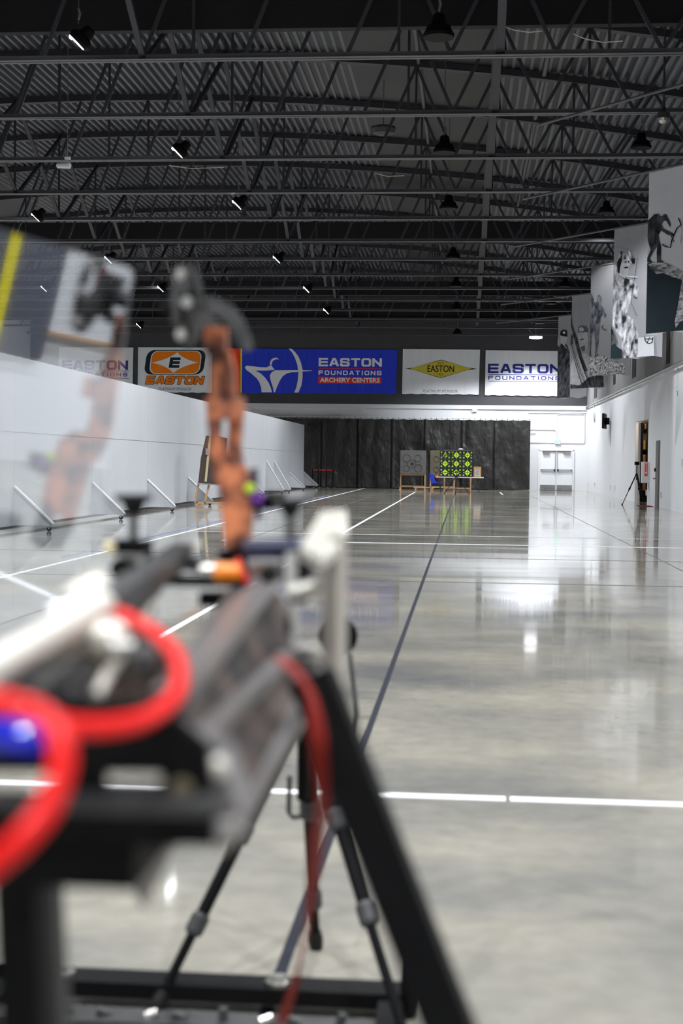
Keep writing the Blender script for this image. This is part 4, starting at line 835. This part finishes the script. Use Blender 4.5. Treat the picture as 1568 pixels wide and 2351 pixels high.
# tripod
Ya = 3.85; ap = at(697, 1628, Ya)
t = thing('floor_tripod', 'black camera tripod standing behind the shooting machine', 'tripod', (ap.x, Ya, 0))
fa = at(352, 2340, 3.55); fb = at(726, 2192, 4.08); fc = at(945, 2440, 3.35)
for f, mids in ((fa, (0.42, 0.72)), (fb, (0.4, 0.78)), (fc, (0.35, 0.62))):
    f = Vector((f.x, f.y, 0.0)); mb = MB(); m1 = ap.lerp(f, mids[0]); m2 = ap.lerp(f, mids[1]); d = f-ap
    mb.tube([ap, m1], 0.022, M['blackmetal'], 12); mb.tube([m1, m2], 0.017, M['blackmetal'], 12); mb.tube([m2, f-d*0.03], 0.013, M['blackmetal'], 12)
    for q, r in ((m1, 0.027), (m2, 0.025)): mb.lathe(q, d, [(-0.03, r*0.8), (-0.02, r), (0.02, r), (0.03, r*0.8)], M['greyblack'], 14)
    lg = mb.build('leg', t); MB().lathe(f-d.normalized()*0.06, d, [(0, 0.018), (0.03, 0.022), (0.055, 0.020)], M['rubber'], 12).build('rubber_foot', lg)
MB().tube([ap+Vector((0, 0, -0.25)), ap+Vector((0, 0, 0.06))], 0.016, M['blackmetal'], 12).build('centre_column', t)
mb = MB(); c = at(773, 1461, Ya); mb.tube([ap+Vector((0, 0, 0.05)), ap.lerp(c, 0.6)+Vector((0, 0, 0.0)), c], 0.012, M['blackmetal'], 10); mb.build('head_arm', t)
MB().lathe(c+Vector((0, 0.015, 0)), (0.15, -1, 0.05), [(0, 0.052), (0.03, 0.054), (0.036, 0.046)], M['blackmetal'], 28).build('round_pad', t)
mb = MB(); mb.tube([at(665, 1782, Ya-0.05), at(663, 1865, Ya-0.05), at(672, 1877, Ya-0.05), at(692, 1874, Ya-0.05)], 0.0065, M['rubber'], 8); mb.build('crank_handle', t)
mb = MB(); mb.tube([at(803, 1500, Ya), at(812, 1580, Ya), at(820, 1640, Ya), at(815, 1690, Ya), at(808, 1760, Ya), at(800, 1900, Ya)], 0.006, M['greyblack'], 8); mb.tube([at(820, 1645, Ya), at(866, 1649, Ya)], 0.002, M['greyblack'], 6); mb.build('hanging_strap', t)

# ------------------------------------------------------------------ shooting machine
A = at
mc = thing('shooting_machine', 'black and aluminium bow shooting machine filling the lower left foreground', 'shooting machine', (A(600, 2300, 1.5).x, 1.4, 0))
# big front leg
p0 = A(732, 1590, 1.50); p1 = A(1030, 2351, 1.42); d = (p1-p0); pf = p0 + d*((p0.z-0.01)/-d.z)
MB().beam(p0-d*0.05, pf, 0.046, 0.050, M['blackmetal'], up=(0, 1, 0)).build('leg', mc)
q0 = A(45, 1990, 1.15); q1 = A(62, 2351, 1.13); d = q1-q0; qf = q0+d*((q0.z-0.01)/-d.z)
MB().beam(q0-d*0.1, qf, 0.034, 0.034, M['blackmetal'], up=(0, 1, 0)).build('leg', mc)
MB().beam(A(110, 1990, 1.25), A(110, 1990, 1.25)+(qf-q0), 0.018, 0.03, M['greyblack'], up=(0, 1, 0)).build('leg_stiffener', mc)
# front plate with slots (built round the openings)
Yp = 1.02
def plate(pts, Y, th, m): return MB().prism([A(a, b, Y) for a, b in pts], (0, th, 0), m)
mb = MB(); Q = lambda pts: mb.prism([A(a, b, Yp) for a, b in pts], (0, 0.012, 0), M['blackmetal'])
Q([(-60, 1600), (120, 1600), (300, 1610), (395, 1640), (478, 1715), (482, 1778), (-60, 1772)]); Q([(160, 1772), (240, 1774), (240, 1826), (160, 1824)]); Q([(368, 1776), (482, 1778), (486, 1828), (368, 1826)])
Q([(-60, 1820), (486, 1828), (490, 1945), (-60, 1935)]); mb.build('front_plate', mc)
mb = MB(); mb.prism([A(a, b, 0.98) for a, b in ((-60, 1835), (480, 1845), (480, 1875), (-60, 1862))], (0, 0.03, 0), M['greyblack']); mb.build('plate_ledge', mc)
plate([(-60, 1930), (310, 1938), (308, 2045), (60, 2035), (-60, 2030)], 1.04, 0.2, M['blackmetal']).build('lower_housing', mc)
plate([(308, 1940), (400, 1945), (330, 2090), (306, 2040)], 1.25, 0.01, M['rail']).build('side_gusset', mc)
plate([(470, 1700), (505, 1735), (560, 1890), (520, 1960), (488, 1945)], 1.06, 0.06, M['rail']).build('end_plate', mc)
MB().lathe(A(418, 1813, 1.015), (0, -1, 0), [(0, 0.008), (0.004, 0.007)], M['dullbrass'], 14).build('bolt', mc)
MB().lathe(A(500, 1760, 1.045), (0, -1, 0), [(0, 0.008), (0.005, 0.008), (0.008, 0.004)], M['pale_alu'], 14).build('bolt', mc)
MB().lathe(A(45, 1693, 1.0), (1, -0.3, 0), [(-0.03, 0.010), (-0.025, 0.013), (0.012, 0.013), (0.018, 0.009)], M['blueknob'], 20).build('blue_knob', mc)
# long receding rail
def rail(name, a, b, w_, h_, m): return MB().beam(A(*a), A(*b), w_, h_, m).build(name, mc, 0.001)
W0 = [(395, 1600, 1.12), (618, 1325, 2.1), (738, 1555, 2.0), (560, 1895, 1.05)]
mb = MB(); mb.prism([A(*p) for p in W0], (-0.01, 0.004, -0.004), M['railweb']); mb.build('rail_web', mc)
rail('rail_flange', (393, 1600, 1.10), (625, 1322, 2.1), 0.03, 0.016, M['rail'])
rail('rail_flange', (470, 1695, 1.08), (690, 1470, 1.95), 0.016, 0.014, M['rail'])
rail('rail_flange', (520, 1910, 1.03), (740, 1540, 1.98), 0.022, 0.014, M['rail'])
rail('cross_strut', (375, 1640, 1.05), (475, 1705, 1.07), 0.012, 0.012, M['rail'])
# dark second rail behind, left
rail('inner_rail', (240, 1400, 1.3), (420, 1270, 2.1), 0.03, 0.03, M['greyblack'])
rail('inner_rail', (420, 1560, 1.25), (560, 1345, 2.1), 0.02, 0.02, M['greyblack'])
rail('inner_rail', (60, 1600, 1.05), (330, 1390, 1.7), 0.03, 0.02, M['greyblack'])
plate([(120, 1520), (360, 1430), (420, 1560), (390, 1640), (100, 1620)], 1.35, 0.01, M['railweb']).build('inner_plate', mc)
# pale air cylinder on the left
mb = MB(); mb.tube([A(-80, 1572, 0.98), A(235, 1392, 1.30)], 0.014, M['pale_alu'], 24); mb.build('air_cylinder', mc)
mb = MB(); mb.tube([A(-60, 1660, 1.04), A(270, 1440, 1.36)], 0.017, M['tanbrown'], 20); mb.build('guide_tube', mc)
MB().lathe(A(185, 1375, 1.32), (0.3, 1, 0.2), [(-0.02, 0.012), (-0.015, 0.016), (0.03, 0.016), (0.035, 0.01)], M['pale_alu'], 16).build('air_fitting', mc)
MB().lathe(A(150, 1400, 1.3), (0.9, 0.3, 0.2), [(-0.014, 0.010), (0.012, 0.010)], M['metal'], 16).build('air_fitting', mc)
MB().lathe(A(240, 1462, 1.25), (1, 0.2, 0.1), [(-0.025, 0.012), (-0.01, 0.017), (0.012, 0.015), (0.02, 0.009)], M['pale_alu'], 16).build('air_fitting', mc)
MB().lathe(A(278, 1487, 1.22), (1, 0.3, 0), [(-0.01, 0.009), (0.01, 0.009)], M['alu'], 16).build('air_fitting', mc)
for px, py, r in ((75, 1570, 0.016), (137, 1555, 0.009), (205, 1562, 0.008), (170, 1600, 0.01), (330, 1515, 0.014)):
    MB().lathe(A(px, py, 1.12), (0.2, -1, 0.2), [(0, r), (0.01, r*0.9), (0.014, r*0.4)], M['greyblack'] if px not in (75,) else M['railweb'], 16).build('valve_cap', mc)
# crosshead to the right
mb = MB()
cA = [A(688, 1262, 1.62), A(738, 1286, 1.58), A(797, 1232, 1.8), A(795, 1175, 1.95), A(735, 1180, 1.95)]
mb.prism(cA, (0, 0.01, -0.012), M['pale_alu']); 
for k in range(5):
    u = (k+0.5)/5; mb.beam(cA[0].lerp(cA[1], u)+Vector((0, 0, 0.003)), cA[4].lerp(cA[3], u)+Vector((0, 0, 0.003)), 0.003, 0.003, M['pale_alu'])
mb.build('crosshead_block', mc)
a = A(770, 1228, 1.75); b = A(767, 1580, 1.72); MB().beam(a, b, 0.022, 0.022, M['bar'], up=(0, 1, 0), roll=math.radians(30)).build('vertical_bar', mc, 0.001)
a = A(672, 1270, 1.85); b = A(668, 1495, 1.8); MB().beam(a, b, 0.014, 0.014, M['alu'], up=(0, 1, 0), roll=0.5).build('vertical_bar', mc, 0.001)
MB().box(A(700, 1305, 1.8), (0.018, 0.02, 0.045), M['rubber']).build('clamp_pad', mc)
MB().lathe(A(700, 1352, 1.78), (1, 0.1, 0.25), [(-0.022, 0.008), (-0.018, 0.010), (0.010, 0.010), (0.016, 0.014), (0.024, 0.012)], M['pale_alu'], 16).build('clamp_knob', mc)
MB().lathe(A(716, 1388, 1.78), (0, -1, 0), [(0, 0.007), (0.006, 0.007), (0.01, 0.003)], M['pale_alu'], 14).build('bolt', mc)
MB().box(A(690, 1372, 1.8), (0.03, 0.02, 0.012), M['rubber']).build('clamp_pad', mc)
mb = MB(); mb.box(A(702, 1498, 1.85), (0.034, 0.03, 0.016), M['pale_alu']); mb.box(A(700, 1532, 1.87), (0.036, 0.03, 0.03), M['rail']); mb.box(A(700, 1500, 1.83), (0.018, 0.004, 0.006), M['navymetal']); mb.build('rail_end_cap', mc)
MB().lathe(A(735, 1508, 1.85), (0, -1, 0), [(0, 0.008), (0.006, 0.007)], M['alu'], 14).build('bolt', mc)
MB().lathe(A(455, 1250, 2.2), (0, -1, 0), [(0, 0.006), (0.006, 0.006), (0.009, 0.003)], M['pale_alu'], 14).build('bolt', mc)
# crossbars
mb = MB(); mb.tube([A(563, 1262, 1.95), A(702, 1258, 1.95)], 0.014, M['navymetal'], 16); mb.build('crossbar', mc)
mb = MB(); mb.beam(A(345, 1332, 1.95), A(565, 1337, 2.0), 0.02, 0.014, M['blackmetal']); mb.beam(A(420, 1290, 2.0), A(560, 1318, 2.0), 0.02, 0.02, M['greyblack']); mb.build('crossbar', mc)
MB().box(A(625, 1312, 2.0), (0.06, 0.02, 0.025), M['rail']).build('bearing_block', mc); MB().lathe(A(618, 1318, 1.93), (0, -1, 0), [(0, 0.012), (0.008, 0.012), (0.01, 0.006)], M['rubber'], 16).build('bearing', mc)
MB().lathe(A(522, 1313, 1.9), (1, 0.15, 0), [(-0.019, 0.008), (-0.016, 0.012), (0.013, 0.012), (0.018, 0.009)], M['orangeplastic'], 20).build('orange_knob', mc)
MB().lathe(A(480, 1308, 1.92), (1, 0.15, 0), [(-0.012, 0.008), (0.012, 0.010)], M['alu'], 16).build('air_fitting', mc)
MB().box(A(500, 1375, 2.0), (0.05, 0.03, 0.02), M['blackmetal']).build('clamp_pad', mc)
# T shaped hand knobs
def tknob(px, py, Y, s, body=True):
    c = A(px, py, Y); mb = MB(); mb.lathe(c, (0, 0, 1), [(-0.022*s, 0.010*s), (-0.016*s, 0.014*s), (-0.006*s, 0.016*s), (-0.004*s, 0.026*s), (0.003*s, 0.027*s), (0.005*s, 0.024*s)], M['rubber'], 20); mb.tube([c-Vector((0, 0, 0.02*s)), c-Vector((0, 0, 0.062*s))], 0.006*s, M['greyblack'], 12); mb.build('hand_knob', mc)
tknob(307, 1143, 1.95, 1.0); tknob(667, 1152, 1.95, 0.88)
mb = MB(); mb.mm(A(252, 1272, 1.9), A(352, 1238, 1.96), M['blackmetal']); mb.mm(A(330, 1305, 1.9), A(352, 1268, 1.95), M['blackmetal']); mb.build('knob_bracket', mc, 0.002)
MB().lathe(A(250, 1258, 1.88), (0.2, -1, 0), [(0, 0.009), (0.01, 0.008), (0.02, 0.005)], M['cream'], 14).build('end_stop', mc)
mb = MB(); mb.box(A(310, 1300, 1.95), (0.05, 0.02, 0.03), M['alu']); mb.lathe(A(278, 1305, 1.92), (0, -1, 0), [(0, 0.014), (0.008, 0.014), (0.009, 0.006)], M['rubber'], 16); mb.build('bearing_block', mc)
MB().lathe(A(220, 1318, 1.8), (0.4, -1, 0.2), [(0, 0.010), (0.02, 0.010)], M['pale_alu'], 14).build('air_fitting', mc)
MB().lathe(A(182, 1322, 1.7), (0.4, -1, 0.2), [(0, 0.006), (0.01, 0.006)], M['pale_alu'], 14).build('bolt', mc)
# red air tubes
def smooth(pts, n=8):
    out = []; P = [Vector(p) for p in pts]; P = [P[0]*2-P[1]] + P + [P[-1]*2-P[-2]]
    for i in range(1, len(P)-2):
        for k in range(n):
            t_ = k/n; a, b, c, d = P[i-1:i+3]; out.append(0.5*((2*b)+(-a+c)*t_+(2*a-5*b+4*c-d)*t_**2+(-a+3*b-3*c+d)*t_**3))
    out.append(P[-2]); return out
MB().tube(smooth([A(205, 1392, 1.33), A(270, 1408, 1.3), A(345, 1448, 1.22), A(400, 1500, 1.15), A(413, 1550, 1.1), A(400, 1600, 1.05), A(340, 1648, 0.98), A(250, 1668, 0.92), A(150, 1665, 0.88), A(70, 1630, 0.86), A(-10, 1612, 0.85), A(-90, 1620, 0.85)]), 0.0066, M['redtube'], 16).build('air_tube', mc)
MB().tube(smooth([A(-60, 1600, 0.80), A(20, 1617, 0.80), A(90, 1640, 0.78), A(135, 1690, 0.77), A(140, 1760, 0.76), A(110, 1850, 0.75), A(50, 1925, 0.74), A(-20, 1985, 0.74), A(-90, 2040, 0.74)]), 0.0068, M['redtube'], 16).build('air_tube', mc)
mb = MB(); mb.tube(smooth([A(545, 1285, 1.98), A(555, 1310, 1.97), A(568, 1340, 1.96)]), 0.004, M['redtube'], 10); mb.build('air_tube', mc)
# red strap over the rail
S_ = smooth([A(640, 1508, 1.50), A(682, 1545, 1.47), A(712, 1590, 1.44), A(724, 1650, 1.42), A(733, 1740, 1.42), A(740, 1850, 1.46), A(728, 1920, 1.6), A(716, 2040, 1.8), A(700, 2150, 1.9), A(678, 2250, 2.0), A(645, 2351, 2.1)], 6)
mb = MB(); wv = Vector((0.008, 0.003, 0)); vs = []
for i, p in enumerate(S_):
    a_ = Matrix.Rotation(0.9*math.sin(i*0.16), 3, 'Z') @ wv; vs += [p-a_, p+a_, p+a_+Vector((0, 0.002, 0)), p-a_+Vector((0, 0.002, 0))]
fs = []
for i in range(len(S_)-1):
    for k in range(4): fs.append((i*4+k, i*4+(k+1) % 4, (i+1)*4+(k+1) % 4, (i+1)*4+k))
mb.add(vs, fs, M['strap']); tag(mb.build('red_strap'), 'dark red webbing strap hanging off the rail beside the big black leg', 'strap')
# ------------------------------------------------------------------ bow
Yw = 2.25; bw_ = thing('compound_bow', 'compound bow with copper camouflage riser and black limbs clamped in the machine', 'bow', tuple(A(540, 1260, Yw)))
def strip(cl, ws, Y, th, m, name, parent=bw_):
    L, R = [], []
    for i, (x, y) in enumerate(cl):
        x0, y0 = cl[max(i-1, 0)]; x1, y1 = cl[min(i+1, len(cl)-1)]; dx, dy = x1-x0, y1-y0; l = math.hypot(dx, dy); dx /= l; dy /= l; w_ = ws[i]/2 if isinstance(ws, list) else ws/2
        L.append((x-dy*w_, y+dx*w_)); R.append((x+dy*w_, y-dx*w_))
    mb = MB(); n = len(cl)
    for i in range(n-1): mb.prism([A(*L[i], Y), A(*L[i+1], Y), A(*R[i+1], Y), A(*R[i], Y)], (0, th, 0), m)
    return mb.build(name, parent)
strip([(493, 750), (493, 780), (494, 812)], [46, 48, 44], Yw, 0.03, M['copper'], 'riser')
strip([(493, 806), (495, 850), (494, 930)], [22, 20, 24], Yw, 0.03, M['copper'], 'riser')
strip([(512, 806), (522, 850), (524, 930)], [26, 26, 34], Yw+0.01, 0.03, M['copper'], 'riser')
strip([(514, 912), (514, 962)], [86, 80], Yw-0.005, 0.035, M['copper'], 'riser')
strip([(489, 955), (490, 1000), (497, 1045), (520, 1085)], [30, 24, 30, 56], Yw, 0.03, M['copper'], 'riser')
strip([(538, 955), (538, 985), (534, 1020), (537, 1070)], [30, 28, 28, 36], Yw+0.02, 0.03, M['copper'], 'riser')
strip([(512, 1050), (530, 1090), (540, 1140), (542, 1190), (541, 1230), (538, 1262)], [36, 68, 68, 64, 58, 50], Yw-0.02, 0.045, M['copper'], 'riser')
strip([(528, 1262), (535, 1300), (545, 1335)], [60, 50, 46], Yw-0.03, 0.05, M['blackmetal'], 'grip_clamp')
# limbs curving forward and the cam
strip([(432, 712), (455, 700), (485, 698), (515, 712), (540, 740), (556, 775), (566, 800)], [22, 30, 36, 36, 32, 28, 18], Yw-0.05, 0.03, M['bowgrey'], 'limb')
strip([(425, 700), (455, 722), (485, 750), (508, 790)], [24, 28, 32, 34], Yw+0.06, 0.03, M['bowgrey'], 'limb')
cam_ = thing; 
def ring(cx, cy, rx, ry, w_, Y, th, m, name):
    n = 26; mb = MB(); o = [(cx+rx*math.cos(2*pi*k/n), cy+ry*math.sin(2*pi*k/n)) for k in range(n)]; i_ = [(cx+(rx-w_)*math.cos(2*pi*k/n), cy+(ry-w_)*math.sin(2*pi*k/n)) for k in range(n)]
    for k in range(n): j = (k+1) % n; mb.prism([A(*o[k], Y), A(*o[j], Y), A(*i_[j], Y), A(*i_[k], Y)], (0, th, 0), m)
    return mb.build(name, bw_)
ring(430, 700, 34, 96, 14, Yw-0.12, 0.012, M['bowgrey'], 'cam_wheel')
ring(414, 692, 22, 84, 14, Yw-0.04, 0.012, M['bowgrey'], 'cam_wheel')
mb = MB(); mb.beam(A(410, 650, Yw-0.08), A(452, 750, Yw-0.08), 0.03, 0.012, M['bowgrey']); mb.beam(A(452, 650, Yw-0.08), A(404, 760, Yw-0.08), 0.014, 0.01, M['blackmetal']); mb.tube([A(370, 708, Yw-0.08), A(470, 706, Yw-0.08)], 0.008, M['blackmetal'], 12); mb.build('cam_spokes', bw_)
for px, py in ((430, 694), (416, 768), (415, 630)): MB().lathe(A(px, py, Yw-0.13), (0, -1, 0), [(0, 0.009), (0.006, 0.008)], M['alu'], 14).build('cam_screw', bw_)
# sight
mb = MB(); mb.tube([A(583, 1075, Yw), A(586, 1140, Yw)], 0.006, M['navymetal'], 12); mb.tube([A(594, 1140, Yw), A(594, 1192, Yw)], 0.006, M['navymetal'], 12); mb.build('sight_bar', bw_)
MB().lathe(A(574, 1122, Yw-0.02), (0, -1, 0), [(-0.01, 0.007), (-0.006, 0.0085), (0.004, 0.0085), (0.006, 0.006)], M['limeplastic'], 16).build('sight_dial', bw_)
MB().lathe(A(590, 1144, Yw-0.02), (0.3, -1, 0), [(-0.012, 0.010), (0.004, 0.012), (0.008, 0.009)], M['purple'], 18).build('sight_knob', bw_)
mb = MB(); mb.box(A(604, 1155, Yw), (0.035, 0.03, 0.02), M['blackmetal']); mb.box(A(634, 1148, Yw), (0.03, 0.03, 0.026), M['greyblack']); mb.build('sight_body', bw_)
# bowstring drawn back toward the machine
MB().tube([A(398, 1290, 2.0), A(322, 1432, 1.5), A(215, 1600, 1.12)], 0.0052, M['fibre'], 10).build('bowstring', bw_)

# ------------------------------------------------------------------ clear sheet
pa = A(-120, 492, 1.66); pb = A(308, 618, 2.13); dn = Vector((0.0, 0, -1))
TILT = 0.13
dn = (Vector((-TILT, 0.02, -1))).normalized()
pc = pb + dn*0.52; pd = pa + dn*0.56
nrm = (pb-pa).cross(dn).normalized()
mb = MB(); q = []
for k in range(7):
    a = pi/2*k/6; r = 0.018; e = (pb-pa).normalized(); cpt = pb - e*r + dn*r; q.append(cpt + e*r*math.sin(a) - dn*r*math.cos(a))
mb.prism([pa]+q+[pc, pd], nrm*0.003, M['pane'])
tag(mb.build('plastic_sheet'), 'clear plastic safety sheet standing at the upper left, reflecting the right wall', 'safety sheet')

# ------------------------------------------------------------------ right wall beside the viewer (seen mirrored in the sheet)
t = thing('notice_board', 'dark blue grey board with a yellow stripe, mirrored in the clear plastic sheet', 'board', (XR-0.03, 8.2, 0.9))
MB().mm((XR-0.06, 6.2, 0.88), (XR-0.005, 9.14, 3.6), M['darkboard']).build('board_panel', t)
MB().mm((XR-0.07, 8.50, 0.89), (XR-0.061, 8.62, 3.6), M['yellow']).build('yellow_stripe', t)
t = thing('display_banner', 'white display banner with small red and grey lettering, mirrored in the plastic sheet', 'banner', (XR-0.03, 9.8, 1.1))
MB().mm((XR-0.05, 9.17, 1.13), (XR-0.005, 10.75, 3.6), M['cloth']).build('cloth', t)
mb = MB(); mb.mm((XR-0.056, 9.60, 1.56), (XR-0.051, 9.66, 1.74), M['redprint']); mb.mm((XR-0.056, 9.61, 1.40), (XR-0.051, 9.655, 1.54), M['greyink']); mb.build('printed_lettering', t)
MB().mm((XR-0.07, 9.15, 1.10), (XR-0.002, 10.77, 1.13), M['wood']).build('bottom_batten', t)
